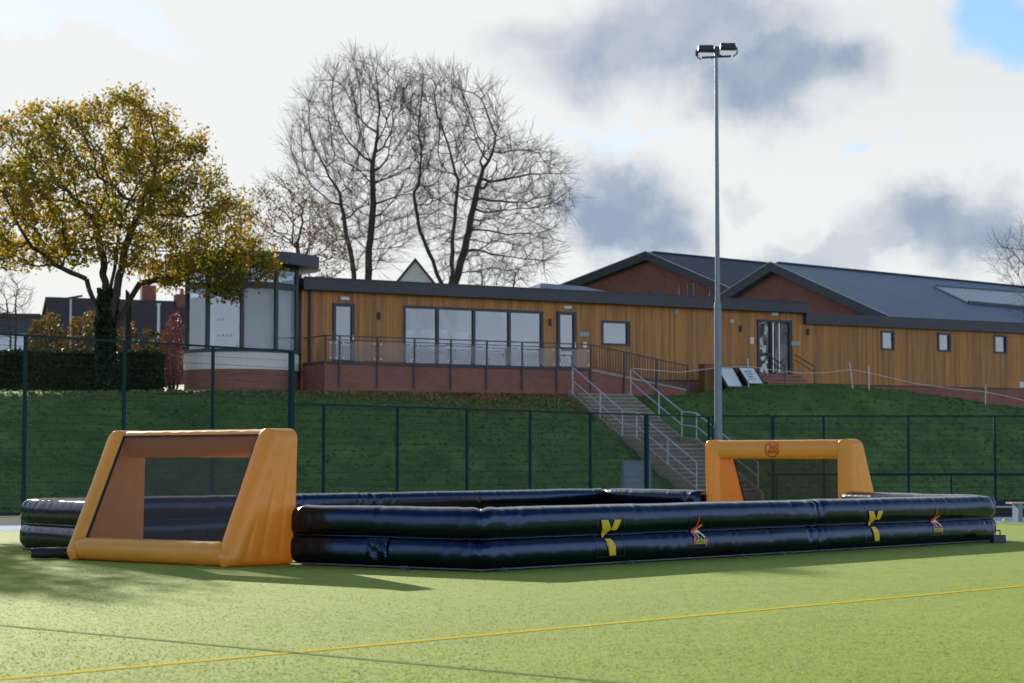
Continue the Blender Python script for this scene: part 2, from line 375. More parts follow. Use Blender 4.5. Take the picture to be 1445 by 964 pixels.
def gline(name, p0, p1, w, mat, z):
    d = (p1-p0).normalized(); n = Vector((-d.y, d.x, 0))*w/2; a = p0-d*4; b = p1+d*30
    o = MB().quad((*(a-n).xy, z), (*(b-n).xy, z), (*(b+n).xy, z), (*(a+n).xy, z)).build(name, mat, fix=False); return struct(o)
gline('pitch_line', gr(0, 959), gr(1445, 827), .105, m_yline, .004)
gline('pitch_line', gr(0, 883), gr(870, 964), .05, m_dline, .008)
m_fibre = leafmat('turf_fibre', [(.31, .385, .078), (.37, .455, .095), (.44, .51, .13)], .5)
m_fibre.node_tree.nodes['Principled BSDF'].inputs['Specular IOR Level'].default_value = 0
def fibres():
    n = 120000; z = 1/rng.uniform(1/36, 1/12.6, n); x = z*rng.uniform(-.33, .33, n)
    keep = np.ones(n, bool)
    for p0, p1, w in ((gr(0, 959), gr(1445, 827), .10), (gr(0, 883), gr(870, 964), .07)):
        d = (p1-p0).normalized(); keep &= np.abs((x-p0.x)*d.y-(z-p0.y)*d.x) > w
    x, z = x[keep], z[keep]; n = len(x); C0 = np.stack([x, z, 0*x], -1); th = rng.uniform(0, math.pi, n); w = rng.uniform(.005, .014, n)
    dx = np.stack([np.cos(th)*w, np.sin(th)*w, 0*th], -1); up_ = np.stack([rng.normal(0, .006, n), rng.normal(0, .006, n), rng.uniform(.0015, .0045, n)], -1)
    V = np.stack([C0-dx, C0+dx, C0+dx*.6+up_, C0-dx*.6+up_], 1).reshape(-1, 3)
    stuff(np_mesh('turf_fibres', V, np.arange(n*4).reshape(n, 4), m_fibre))
fibres()
def build_terrain():
    xs = np.concatenate([np.linspace(-300, -40, 14), np.arange(-38, 52, .6), np.linspace(54, 300, 16)])
    ys = np.concatenate([np.arange(50, 112, .6), np.linspace(114, 800, 26)])
    V = np.zeros((len(ys), len(xs), 3))
    for j, y in enumerate(ys):
        for i, x in enumerate(xs): V[j, i] = (x, y, terr(x, y))
    nx = len(xs); idx = np.arange(len(ys)*nx).reshape(len(ys), nx)
    q = np.stack([idx[:-1, :-1], idx[:-1, 1:], idx[1:, 1:], idx[1:, :-1]], -1).reshape(-1, 4)
    z = V[..., 2].ravel(); q = q[(z[q] > -.05).any(1)]
    return struct(np_mesh('grass_bank', V.reshape(-1, 3), q, m_grass, smooth=True))
build_terrain()
# pale path by the rotunda
def hit(px, py, y0=60.0):
    d = ray(px, py); Y = y0
    while Y < 110:
        p = CAM+d*(Y/d.y)
        if p.z < terr(p.x, p.y): return p
        Y += .1
    return p
pp = [hit(*a) for a in ((196, 552), (236, 546), (268, 543.5), (318, 545), (338, 549), (300, 553), (262, 556), (222, 558))]
PATHC = sum(pp, Vector())/len(pp)
mbp = MB(); mbp.add([tuple(PATHC+Vector((0, 0, .10)))]+[(p.x, p.y, p.z+.05) for p in pp], [(0, i+1, (i+1) % len(pp)+1) for i in range(len(pp))]); struct(mbp.build('path', m_conc))
# ------------------------------------------------------------------ inflatable barrier
HW = .26; NP = 3.0
TZ = [(.235, .238), (.668, .236)]
def prof_y(z):
    r = 0
    for c, h in TZ:
        t = abs(z-c)/h
        if t < 1: r = max(r, HW*(1-t**NP)**(1/NP))
    return max(r, .2)
def profile():
    pts = []
    for c, h in TZ:
        n = 20
        for i in range(n+1):
            a = -math.pi/2+math.pi*i/n
            y = HW*abs(math.cos(a))**(2/NP); z = h*math.copysign(abs(math.sin(a))**(2/NP), a)
            if c == TZ[0][0] and i == n: continue
            if c == TZ[1][0] and i == 0: y, z = .2, -h
            if c == TZ[0][0] and i == n-1 and y < .2: y = .2
            pts.append((-max(y, 0 if (i in (0, n)) else y), c+z))
    # mirror to inner side going down
    inner = [(-y, z) for y, z in reversed(pts) if abs(y) > 1e-6]
    return pts+inner
PROF = profile()
barrier = thing('inflatable_barrier', 'long black inflatable barrier with two stacked tubes enclosing the play pitch', 'inflatable barrier', (-.46, 29.38, 0))
BO = Vector((-.46, 29.38, 0))
Nc = Vector((-.46, 29.38, 0)); Rc = Vector((9.19, 40.32, 0)); Fc = Vector((2.3, 51.2, 0)); Lc = Vector((-8.5, 36.8, 0))
G1R = Vector((-3.22, 31.42, 0)); G1L = Vector((-6.29, 33.93, 0)); G2L = Vector((4.42, 47.86, 0)); G2R = Vector((7.42, 45.30, 0))
def g_end(first, p0, p1):
    p = p0 if first else p1
    return any((p-g).length < .01 for g in (G1R, G1L, G2L, G2R))
def wall(p0, p1, din=None, dout=None, sag=0.0, seed=0, bow=0.0):
    d = (p1-p0); Ln = d.length; d.normalize(); nrm = Vector((-d.y, d.x, 0))
    def kk(d0, d1):
        if d0 is None or d1 is None: return 0
        b = (d1-d0)
        if b.length < 1e-3: return 0
        return b.dot(d)/b.dot(nrm)
    k0 = kk(din, d); k1 = kk(d, dout)
    n = int(Ln/.045); cr = [];
    rr_ = random.Random(int(seed*13+5))
    for q in range(int(Ln*3.2)+14):
        x_ = rr_.uniform(0, Ln) if q >= 14 else (abs(rr_.gauss(0, .35)) if q % 2 else Ln-abs(rr_.gauss(0, .35)))
        cr.append((x_, rr_.uniform(.003, .011)*(1.3 if q < 14 else .8), rr_.uniform(.018, .05), rr_.uniform(-.5, .5), rr_.choice((0, 1)), rr_.uniform(.2, .9)))
    ps = np.linspace(0, 1, n)
    xs = list(ps*Ln); xs = sorted(set([0, .03, .07, .12, .18]+[x for x in xs if .2 < x < Ln-.2]+[Ln-.18, Ln-.12, Ln-.07, Ln-.03, Ln]))
    V = []; npf = len(PROF)
    for x in xs:
        e = min(x, Ln-x); f = 1-(.13 if (din if x < Ln/2 else dout) is not None or g_end(x < Ln/2, p0, p1) else .05)*max(0, 1-e/.20)**2.2
        w0 = max(0, 1-x/.9); w1 = max(0, 1-(Ln-x)/.9)
        px = p0+d*x
        bw = bow*4*(x/Ln)*(1-x/Ln)
        for (y, z) in PROF:
            yy = y*f; zz = .452+(z-.452)*(1-(1-f)*.55)
            # wrinkles: pulled seams radiating from the ends, soft elsewhere
            hi = max(0, (z-.1)/.8)
            amp = .0035+.013*(w0**2+w1**2)
            wr = amp*mnoise.noise((x*5.5+seed, z*1.2-y*1.5, seed*.7))+amp*.5*mnoise.noise((x*15+seed, z*2.2, y*2))
            wr += .010*mnoise.noise((x*.8+seed, y*2, z*2+seed))
            for (cx_, ca, cw, csl, cti, ch) in cr:
                c_, h_ = TZ[cti]; t_ = (z-c_)/h_
                if abs(x-cx_) < .5 and -.3 < t_ <= 1.02:
                    wr -= ca*math.exp(-((x-cx_-csl*(t_-.6)*.25)/cw)**2)*min(1, max(0, (t_+.3)/ch))
            ny = y/HW; nz_ = 0
            for c, h in TZ:
                if abs(z-c) <= h*1.02: nz_ = (z-c)/h
            yy += wr*ny; zz += wr*nz_*(1 if z > .05 else 0)
            zz -= sag*math.sin(math.pi*x/Ln)*hi
            xo = x+yy*(k0*max(0, 1-x/1.2)+k1*max(0, 1-(Ln-x)/1.2))
            p = p0+d*xo+nrm*(yy+bw); V.append((p.x-BO.x, p.y-BO.y, max(zz, .004)))
    Q = []
    for i in range(len(xs)-1):
        for j in range(npf):
            Q.append((i*npf+j, (i+1)*npf+j, (i+1)*npf+(j+1) % npf, i*npf+(j+1) % npf))
    mb = MB(); mb.v = V; mb.f = Q
    mb.f += [tuple(range(npf)), tuple(range((len(xs)-1)*npf, len(xs)*npf))[::-1]]
    o = mb.build('wall_section', m_vinyl, barrier, smooth=True)
    # welded base strip along the outer foot
    s = MB(); a = p0-nrm*(HW*.80)+d*(-.16 if k0 else .02); b = p1-nrm*(HW*.80)-d*(-.16 if k1 else .02)
    for i in range(14):
        q0 = a.lerp(b, i/14); q1 = a.lerp(b, (i+1)/14)
        b0 = bow*4*(i/14)*(1-i/14); b1 = bow*4*((i+1)/14)*(1-(i+1)/14)
        s.bar(q0+nrm*b0-BO+Vector((0, 0, .030)), q1+nrm*b1-BO+Vector((0, 0, .030)), .085, .018)
    s.build('base_strip', m_strip, o)
    return o
dNR = (Rc-Nc).normalized(); mid1 = Nc+dNR*((Rc-Nc).length*.575)
dRF = (G2R-Rc).normalized(); dF = (Fc-G2L).normalized(); dFL = (Lc-Fc).normalized(); dL = (G1L-Lc).normalized(); dN = (Nc-G1R).normalized()
midF = Fc.lerp(Lc, .5)
w_n1 = wall(Nc, mid1, dN, None, seed=1); w_n2 = wall(mid1, Rc, None, dRF, seed=7)
wall(Rc, G2R, dNR, None, seed=13); wall(G2L, Fc, None, dFL, seed=21)
wall(Fc, midF, dF, None, seed=31); wall(midF, Lc, None, dL, seed=43)
wall(Lc, G1L, dFL, None, seed=51); w_e = wall(G1R, Nc, None, dNR, seed=61)
nNR = Vector((-dNR.y, dNR.x, 0))
def on_near(px):   # distance along the near long wall whose outer face shows at column px
    k = (px-722.5)/FPX; a = Nc-nNR*HW
    return (k*a.y-a.x)/(dNR.x-k*dNR.y)
def emblem_mesh(polys, u0, surf, n_cut=22, z0=.05, z1=.9):
    """polys in (u, z) -> mesh pressed on the surface; surf(u, z) gives a 3-d point"""
    bm = bmesh.new()
    for poly in polys:
        vs = [bm.verts.new((u, 0, z)) for u, z in poly]; bm.faces.new(vs)
    bmesh.ops.triangulate(bm, faces=bm.faces[:])
    for i in range(n_cut):
        z = z0+(z1-z0)*(i+.5)/n_cut
        bmesh.ops.bisect_plane(bm, geom=bm.verts[:]+bm.edges[:]+bm.faces[:], plane_co=(0, 0, z), plane_no=(0, 0, 1))
    for v in bm.verts: v.co = surf(v.co.x+u0, v.co.z)
    return bm
def bm_obj(bm, name, mat, parent):
    me = bpy.data.meshes.new(name); bm.to_mesh(me); bm.free(); me.materials.append(mat); return link(name, me, parent)
def text_mesh(txt, size):
    cu = bpy.data.curves.new('t', 'FONT'); cu.body = txt; cu.size = size; cu.align_x = 'CENTER'; cu.resolution_u = 3; cu.offset = size*.012
    o = bpy.data.objects.new('t', cu); COL.objects.link(o); bpy.context.view_layer.update()
    me = bpy.data.meshes.new_from_object(o.evaluated_get(bpy.context.evaluated_depsgraph_get()))
    bpy.data.objects.remove(o); bm = bmesh.new(); bm.from_mesh(me); bpy.data.meshes.remove(me); return bm
def stroke(pts, w, taper=1.0):
    L = []; R = []; n = len(pts)
    for i, p in enumerate(pts):
        a = Vector(pts[max(i-1, 0)]); b = Vector(pts[min(i+1, n-1)]); d = (b-a).normalized(); nn = Vector((-d.y, d.x))*w/2*(1-(1-taper)*i/(n-1))
        L.append((p[0]+nn.x, p[1]+nn.y)); R.append((p[0]-nn.x, p[1]-nn.y))
    return [[L[i], L[i+1], R[i+1], R[i]] for i in range(n-1)]
def wall_surf(off):
    def f(u, z):
        p = Nc+dNR*u-nNR*(prof_y(z)+off); return (p.x-BO.x, p.y-BO.y, z)
    return f
def rectline(u0, u1, z0, z1, w=.006):
    return [[(u0, z0), (u1, z0), (u1, z0+w), (u0, z0+w)], [(u0, z1), (u1, z1), (u1, z1+w), (u0, z1+w)],
            [(u0, z0), (u0+w, z0), (u0+w, z1), (u0, z1)], [(u1, z0), (u1+w, z0), (u1+w, z1), (u1, z1)]]
def cv(pts, cx): return [((x-cx)/8.257/56, .14+(500-y)/8.257/92) for x, y in pts]
YP = [cv(p, 200) for p in ([(88, 92), (165, 92), (190, 150), (208, 205), (128, 300), (132, 240), (115, 160)], [(240, 92), (315, 92), (272, 212), (210, 212), (222, 160)],
      [(142, 308), (208, 308), (235, 350), (250, 400), (255, 500), (183, 500), (185, 420), (170, 360)])]
for px, par in ((861, w_n1), (1233.5, w_n2)):
    u = on_near(px)
    bm = emblem_mesh(YP, u, wall_surf(.014), 26); bm_obj(bm, 'letter_emblem', m_yel, par)
    bm_obj(emblem_mesh(rectline(-.33, .33, .12, .74), u, wall_surf(.012), 26), 'film_edge', m_film, par)
def kc(pts): return [((x-1235)/8.257/56, .14+(500-y)/8.257/92) for x, y in pts]
for px, par in ((985, w_n1), (1320, w_n2)):
    u = on_near(px)
    for pts, w, mt, tp in (([(1165, 258), (1212, 205), (1232, 135), (1234, 70)], .05, m_red, .45), ([(1205, 255), (1240, 222), (1276, 188)], .05, m_ora, .8),
                     ([(1176, 262), (1186, 305), (1200, 355)], .075, m_mag, .6), ([(1200, 258), (1222, 300), (1236, 350)], .045, m_yel, .7), ([(1225, 256), (1272, 288), (1310, 345)], .05, m_wht, .7)):
        bm_obj(emblem_mesh(stroke(kc(pts), w, tp), u, wall_surf(.014), 26), 'sport_emblem', mt, par)
    tb = text_mesh('hockey', .155); zt = .14+(500-418)/8.257/92
    sf = wall_surf(.015)
    for i in range(16):
        bmesh.ops.bisect_plane(tb, geom=tb.verts[:]+tb.edges[:]+tb.faces[:], plane_co=(0, -.04+.17*i/16, 0), plane_no=(0, 1, 0))
    for v in tb.verts: v.co = sf(u+v.co.x*.80+.04, zt+v.co.y)
    bm_obj(tb, 'emblem_lettering', m_yel, par)
    bm_obj(emblem_mesh(rectline(-.24, .34, .19, .82), u, wall_surf(.012), 26), 'film_edge', m_film, par)
# valve flap on the near end wall
dE = (Nc-G1R).normalized(); nE = Vector((-dE.y, dE.x, 0))
def end_surf(off):
    def f(u, z):
        p = G1R+dE*u-nE*(prof_y(z)+off+.012*math.sin(u*23)*math.sin(z*19)); return (p.x-BO.x, p.y-BO.y, z)
    return f
cells = [[(i*.055, .12+j*.04), ((i+1)*.055, .12+j*.04), ((i+1)*.055, .16+j*.04), (i*.055, .16+j*.04)] for i in range(7) for j in range(8)]
k = (519-722.5)/FPX; a = G1R-nE*HW; uf = (k*a.y-a.x)/(dE.x-k*dE.y)
bm = emblem_mesh(cells, uf, end_surf(.022), 2); bmesh.ops.remove_doubles(bm, verts=bm.verts[:], dist=.001)
fl = bm_obj(bm, 'valve_flap', m_vinyl, w_e)
# tether tabs and pegs at the foot of the wall
for px, par, base, dd_, nn_ in ((577, w_e, G1R, dE, nE), (706, w_n1, Nc, dNR, nNR), (884, w_n1, Nc, dNR, nNR), (1042, w_n1, Nc, dNR, nNR), (1098, w_n2, Nc, dNR, nNR), (1197, w_n2, Nc, dNR, nNR), (1305, w_n2, Nc, dNR, nNR)):
    k = (px-722.5)/FPX; a = base-nn_*(HW+.05); u = (k*a.y-a.x)/(dd_.x-k*dd_.y); p = base+dd_*u-nn_*(HW+.02)-BO
    t = MB(); t.bar(p+Vector((0, 0, .03)), p-nn_*.17+Vector((0, 0, .012)), .11, .012); t.tube(p-nn_*.14+Vector((0, 0, .008)), p-nn_*.14+Vector((.02, 0, .055)), .012, n=6); t.tube(p-nn_*.14+Vector((-.05, 0, .05)), p-nn_*.14+Vector((.07, 0, .05)), .010, n=6)
    t.build('tether_tab', m_strip, par)

# ------------------------------------------------------------------ inflatable goals
GW, GH, GT, GB = 3.92, 2.06, .50, 1.40       # width, height, top depth, base depth
def side_panel(x0, thick, mirror):
    nu, nv = 44, 50; V = []; F = []
    def th(u, v):
        e = min(u/.10, (1-u)/.17); g = min(v, 1-v)/.09
        a = 1 if e >= 1 else (1-(1-e)**2.4)**(1/2.4); b = 1 if g >= 1 else (1-(1-g)**2.4)**(1/2.4)
        t = thick/2*min(a, 1)*min(b, 1)
        for uc, vmax in ((.30, .80), (.56, .62), (.78, .36)):
            if v < vmax: t *= 1-.10*math.exp(-((u-uc)/.022)**2)*min(1, (vmax-v)/.08)
        return t
    for sgn in (1, -1):
        for i in range(nu+1):
            for j in range(nv+1):
                u = .5-.5*math.cos(math.pi*i/nu); v = .5-.5*math.cos(math.pi*j/nv)
                y0 = 0; dep = GB+(GT-GB)*min(1, max(0, (v-.07)/.93)); dep *= 1-.02*(1-min(1, v/.06))
                y = y0+u*dep; z = v*GH
                t = th(u, v)
                wr = .006*mnoise.noise((y*7, z*7, x0+sgn))+.007*mnoise.noise((y*2.5, z*14, x0*3+sgn))*sum(math.exp(-((u-uc)/.06)**2) for uc in (.3, .56, .78))
                V.append((x0+sgn*(t+wr*min(1, t/.1)), y, z))
    n1 = (nu+1)*(nv+1)
    for k in (0, 1):
        for i in range(nu):
            for j in range(nv):
                a = k*n1+i*(nv+1)+j; F.append((a, a+nv+1, a+nv+2, a+1))
    bm = bmesh.new(); vs = [bm.verts.new(v) for v in V]
    for f in F: bm.faces.new([vs[i] for i in f])
    bmesh.ops.remove_doubles(bm, verts=bm.verts[:], dist=.0008); bmesh.ops.recalc_face_normals(bm, faces=bm.faces[:])
    return bm
def sup_tube(x0, x1, yc, zc, ry, rz, n=2.6, seed=0, amp=.006):
    nx, na = 46, 36; V = []; F = []
    for i in range(nx+1):
        x = x0+(x1-x0)*i/nx; e = min(i, nx-i)/nx*(x1-x0); f = 1-.08*max(0, 1-e/.18)**2
        for j in range(na):
            a = 2*math.pi*j/na; c, s = math.cos(a), math.sin(a)
            wr = amp*mnoise.noise((x*6+seed, c*1.5, s*1.5))
            y = (ry*f+wr)*math.copysign(abs(c)**(2/n), c); z = (rz*f+wr)*math.copysign(abs(s)**(2/n), s)
            V.append((x, yc+y, zc+z))
    for i in range(nx):
        for j in range(na): F.append((i*na+j, i*na+(j+1) % na, (i+1)*na+(j+1) % na, (i+1)*na+j))
    F += [tuple(range(na)), tuple(range(nx*na, (nx+1)*na))]
    m = MB(); m.v = V; m.f = F; return m
CBY, CBZ, CBRY, CBRZ = GT/2, GH-.225, GT/2-.015, .215
def make_goal(loc, rz, label, logo):
    g = thing('inflatable_goal', label, 'inflatable goal', loc, rz, 'inflatable goals at the ends of the pitch')
    T = .40
    for x in (T/2, GW-T/2):
        o = bm_obj(side_panel(x, T, 0), 'side_panel', m_orange, g)
        for p in o.data.polygons: p.use_smooth = True
    cb = sup_tube(T*.62, GW-T*.62, CBY, CBZ, CBRY, CBRZ, 3.0, seed=loc[0]).build('crossbar', m_orange, g, smooth=True)
    sup_tube(T*.7, GW-T*.7, GB-.20, .185, .185, .18, 2.4, seed=4).build('base_tube', m_orange, g, smooth=True)
    ax, bx = T*.97, GW-T*.97
    P = lambda x, t: Vector((x, GT-.02+(GB-.10-GT)*t, GH-.10+(.30-GH)*t))
    nm = MB(); nn = 16
    for i in range(nn):
        for j in range(nn):
            def Q(i, j):
                x = ax+(bx-ax)*i/nn; p = P(x, j/nn); s = .05*math.sin(math.pi*i/nn)*math.sin(math.pi*j/nn); return (p.x, p.y-s*.8, p.z-s*.6)
            nm.quad(Q(i, j), Q(i+1, j), Q(i+1, j+1), Q(i, j+1))
    nm.build('net', m_net, g, smooth=True, fix=False)
    for a, b in ((P(ax, 0), P(bx, 0)), (P(ax, 1), P(bx, 1)), (P(ax, 0), P(ax, 1)), (P(bx, 0), P(bx, 1))):
        t = MB(); t.bar(a, b, .035, .03) if abs(a.x-b.x) > .1 else t.bar(a, b, .03, .035); t.build('net_trim', m_black, g)
    if logo:
        def surf(u, z, off):
            t = min(.999, abs(z-CBZ)/CBRZ); return (u, CBY-CBRY*(1-t**3)**(1/3)-off, z)
        cx = GW*.47
        ring = []
        for i in range(44):
            a0 = math.radians(48+i*7.0); a1 = math.radians(48+(i+1)*7.0)
            w = .022*(1-abs(i-22)/30)
            r = .172
            ring.append([(cx+(r+w/2)*math.cos(a0), CBZ+(r+w/2)*math.sin(a0)*1.0), (cx+(r+w/2)*math.cos(a1), CBZ+(r+w/2)*math.sin(a1)), (cx+(r-w/2)*math.cos(a1), CBZ+(r-w/2)*math.sin(a1)), (cx+(r-w/2)*math.cos(a0), CBZ+(r-w/2)*math.sin(a0))])
        bm_obj(emblem_mesh(ring, 0, lambda u, z: surf(u, z, .012), 12, CBZ-.2, CBZ+.2), 'logo_ring', m_drk, cb)
        for txt, sz, dz, mt, sx in (('360', .185, .0, m_red, 1.0), ('SPORT', .105, -.09, m_drk, 1.0)):
            tb = text_mesh(txt, sz)
            for i in range(10): bmesh.ops.bisect_plane(tb, geom=tb.verts[:]+tb.edges[:]+tb.faces[:], plane_co=(0, sz*.8*i/10, 0), plane_no=(0, 1, 0))
            for v in tb.verts: v.co = surf(cx+.045+v.co.x*sx, CBZ+dz+v.co.y, .014)
            bm_obj(tb, 'logo_lettering', mt, cb)
    return g
E2 = Vector((-.770, .638, 0)).normalized()
make_goal((-3.24, 31.36, 0), math.atan2(E2.y, E2.x), 'near orange inflatable goal seen from behind through its dark net, left of the pitch', False)
make_goal((4.46, 47.79, 0), math.atan2(-E2.y, -E2.x), 'far orange inflatable goal with 360 sport logo on its crossbar', True)
# black inflation sleeve on the turf
a = gr(44, 789); b = Vector((-6.75, 33.2, 0)); a.z = b.z = 0
sl_ = thing('inflation_sleeve', 'black inflation sleeve lying flat on the turf beside the left end of the barrier', 'air hose', a)
sup_tube(0, (b-a).length, 0, .095, .13, .09, 2.2, seed=9, amp=.01).build('hose', m_black, sl_, smooth=True)
sl_.rotation_euler = (0, 0, math.atan2((b-a).y, (b-a).x))
# anchor weight and ball
p = gr(1408, 766); wt = thing('anchor_weight', 'dark grey anchor weight with loop handle at the right barrier corner', 'weight', (p.x, p.y, 0), rad(12))
mbx = MB().box(-.13, .13, -.10, .10, 0, .15); mbx.build('weight_block', m_dgrey, wt, bevel=.012)
h = MB().path([(-.09, 0, .14), (-.09, 0, .235), (.05, 0, .235), (.05, 0, .14)], .014); h.build('handle', m_strip, wt)
p = gr(1418, 737.5)
bm = bmesh.new(); bmesh.ops.create_uvsphere(bm, u_segments=20, v_segments=12, radius=.055); bo = bm_obj(bm, 'ball', m_ball, None); bo.location = (p.x, p.y, .055)
for q in bo.data.polygons: q.use_smooth = True
seam = MB(); [seam.tube((.0555*math.cos(t), .0555*math.sin(t)*.8, .0555*math.sin(t)*.6), (.0555*math.cos(t+.4), .0555*math.sin(t+.4)*.8, .0555*math.sin(t+.4)*.6), .002, n=4) for t in np.arange(0, 6.4, .4)]
seam.build('seam', m_rope, bo)
tag(bo, 'small yellow-green ball on the blue border strip', 'ball')

# ------------------------------------------------------------------ clubhouse (local: x along facade, y into the building, z up from ZB)
ZB = 4.2
O = (0, 0, -ZB)
club = thing('clubhouse', 'long single storey clubhouse clad in vertical orange timber boards with dark flat roof', 'building', (FA.x, FA.y, ZB), FROT)
FLOOR = 5.48
def rect(px0, py0, px1, py1):
    s0, z1 = fac(px0, py0); s1, z0 = fac(px1, py1); return s0, s1, z0, z1
def rectc(px0, px1, yt, yb):      # top and bottom read at the centre column
    s0, _ = fac(px0, yt); s1, _ = fac(px1, yt); _, z1 = fac((px0+px1)/2, yt); _, z0 = fac((px0+px1)/2, yb); return s0, s1, z0, z1
DOORL = rectc(469.5, 500, 428, 512.5); BIG = rectc(568.5, 766, 435, 518.5); DOOR2 = rectc(786, 812.5, 440, 521.5)
MIDW = rectc(848, 887, 453, 488); DOUBLE = rectc(1068, 1115.5, 451.5, 530.5)
SM = [rectc(1242.4, 1261.4, 467, 494.4), rectc(1322.5, 1340.5, 470, 496.5), rectc(1401.5, 1419.7, 473, 499)]
OPEN = [DOORL, BIG, DOOR2, MIDW, DOUBLE]+SM
S0, SSTEP, S1 = -1.85, 23.3, 47.0
TB = 5.15; ROOFL = (8.36, 8.80); ROOFR = (7.88, 8.34)
def pieces(s0, s1, zb, zt):
    out = [(zb, zt)]
    for a, b, c, d in OPEN:
        if (s0+s1)/2 > a and (s0+s1)/2 < b:
            nw = []
            for z0, z1 in out:
                if c > z0: nw.append((z0, min(c, z1)))
                if d < z1: nw.append((max(d, z0), z1))
            out = [p for p in nw if p[1]-p[0] > .02]
    return out
def wall_cols(edges, top):
    mb = MB(O)
    for a, b in zip(edges, edges[1:]):
        if b-a < .01: continue
        for z0, z1 in pieces(a, b, TB-.3, top((a+b)/2)): mb.box(a, b, .0, .25, z0, z1)
    return mb
top = lambda s: (ROOFL[0] if s < SSTEP else ROOFR[0])
ed = sorted(set([S0, SSTEP, S1]+[x for o in OPEN for x in o[:2]]))
wall_cols(ed, top).build('wall', m_dgrey2, club)
tb = MB(O); s = S0; bw = .135
while s < S1-bw:
    for z0, z1 in pieces(s, s+bw, TB, top(s)):
        dz = random.uniform(-.003, .003); tb.box(s+.004, s+bw-.004, -.028+dz, -.004, z0, z1)
    s += bw
stuff(tb.build('cladding_boards', m_timber, club))
pl = MB(O); pl.box(S0, S1, -.0, .3, 2.2, TB-.3); pl.box(S0, S1, -.012, -.002, 2.2, TB-.05); pl.build('plinth', m_brick, club)
dp = MB(O); dp.box(S0, S1, -.035, -.014, TB-.05, TB-.012); dp.build('drip_strip', m_dgrey2, club)
rf = MB(O); rf.box(S0-.05, SSTEP, -.40, 12, *ROOFL); rf.build('flat_roof', m_dgrey, club)
fa = MB(O); fa.box(S0-.09, SSTEP+.04, -.45, -.402, ROOFL[0]-.02, ROOFL[1]+.03); fa.box(SSTEP+.002, SSTEP+.05, -.40, 6, ROOFL[0]-.02, ROOFL[1]+.03); fa.build('fascia', m_dgrey, club)
tr = MB(O); tr.box(S0-.11, SSTEP+.06, -.475, -.452, ROOFL[1]-.02, ROOFL[1]+.05); tr.build('roof_edge_trim', m_dgrey2, club)
rr = MB(O); rr.box(SSTEP+.055, S1+.3, -.22, 9, *ROOFR); rr.build('flat_roof', m_dgrey, club)
fr_ = MB(O); fr_.box(SSTEP+.056, S1+.3, -.27, -.222, ROOFR[0]-.02, ROOFR[1]+.03); fr_.build('fascia', m_dgrey, club)
room = MB(O); room.box(S0+.3, S1-.3, 4.2, 4.3, FLOOR-.2, 8.3); room.build('back_wall', m_pale, club)
fl_ = MB(O); fl_.box(S0+.3, S1-.3, .26, 4.2, FLOOR-.12, FLOOR-.02); fl_.build('floor', m_pale, club)
ew = MB(O); ew.box(S0, S0+.2, .25, 11.8, 2.3, ROOFL[0]); ew.box(S1-.2, S1, .25, 8.8, 2.3, ROOFR[0]); ew.box(S0, S1, 8.5, 8.8, 2.3, ROOFR[0]); ew.build('end_wall', m_dgrey2, club)
# rain pipe
rp = MB(O); sx_, _ = fac(436, 480); rp.tube((sx_, -.09, 4.3), (sx_, -.09, ROOFL[0]-.02), .055, n=8); rp.build('drainpipe', m_dgrey2, club)
def frame(s0, s1, z0, z1, name, mull=(), w=.075, y0=-.06, y1=.10, trans=()):
    mb = MB(O)
    mb.box(s0, s0+w, y0, y1, z0, z1); mb.box(s1-w, s1, y0, y1, z0, z1)
    mb.box(s0+w, s1-w, y0+.002, y1, z1-w, z1); mb.box(s0+w, s1-w, y0+.002, y1, z0, z0+w)
    for m in mull: mb.box(m-w/2, m+w/2, y0+.004, y1-.004, z0+w, z1-w)
    for t in trans: mb.box(s0+w, s1-w, y0+.006, y1-.006, t-w/2, t+w/2)
    return mb.build(name, m_dgrey, club)
def pane(par, s0, s1, z0, z1, mat=None, y=.02):
    MB(O).box(s0, s1, y, y+.012, z0, z1).build('pane', mat or m_glass, par)
f = frame(*DOORL, 'door', w=.13); pane(f, DOORL[0]+.12, DOORL[1]-.12, DOORL[2]+.12, DOORL[3]-.12)
MB(O).box(DOORL[1]-.115, DOORL[1]-.085, -.12, -.062, FLOOR+.95, FLOOR+1.15).build('handle', m_steel, f)
f = frame(*DOOR2, 'door', w=.13, trans=(FLOOR+.85,)); pane(f, DOOR2[0]+.12, DOOR2[1]-.12, DOOR2[2]+.12, FLOOR+.80); pane(f, DOOR2[0]+.12, DOOR2[1]-.12, FLOOR+.90, DOOR2[3]-.12)
MB(O).box(DOOR2[1]-.115, DOOR2[1]-.085, -.12, -.062, FLOOR+.95, FLOOR+1.15).build('handle', m_steel, f)
mu = [fac(p, 470)[0] for p in (617, 668.5, 718.5)]
f = frame(*BIG, 'sliding_window', mull=mu, w=.11)
eds = [BIG[0]]+mu+[BIG[1]]
for a, b in zip(eds, eds[1:]): pane(f, a+.05, b-.05, BIG[2]+.1, BIG[3]-.1)
f = frame(*MIDW, 'window', w=.10); pane(f, MIDW[0]+.09, MIDW[1]-.09, MIDW[2]+.09, MIDW[3]-.09)
for w_ in SM:
    f = frame(*w_, 'window', w=.09); pane(f, w_[0]+.08, w_[1]-.08, w_[2]+.08, w_[3]-.08)
dm = fac(1091, 490)[0]
f = frame(*DOUBLE, 'entrance_door', mull=(dm-.12,), w=.11)
pane(f, DOUBLE[0]+.10, dm-.17, FLOOR+1.0, DOUBLE[3]-.10); pane(f, DOUBLE[0]+.10, dm-.17, DOUBLE[2]+.10, FLOOR+.85); pane(f, dm-.07, DOUBLE[1]-.10, DOUBLE[2]+.10, DOUBLE[3]-.10, m_glassc)
MB(O).box(DOUBLE[0]+.11, dm-.175, -.03, .05, FLOOR+.85, FLOOR+1.0).build('mid_rail', m_dgrey, f)
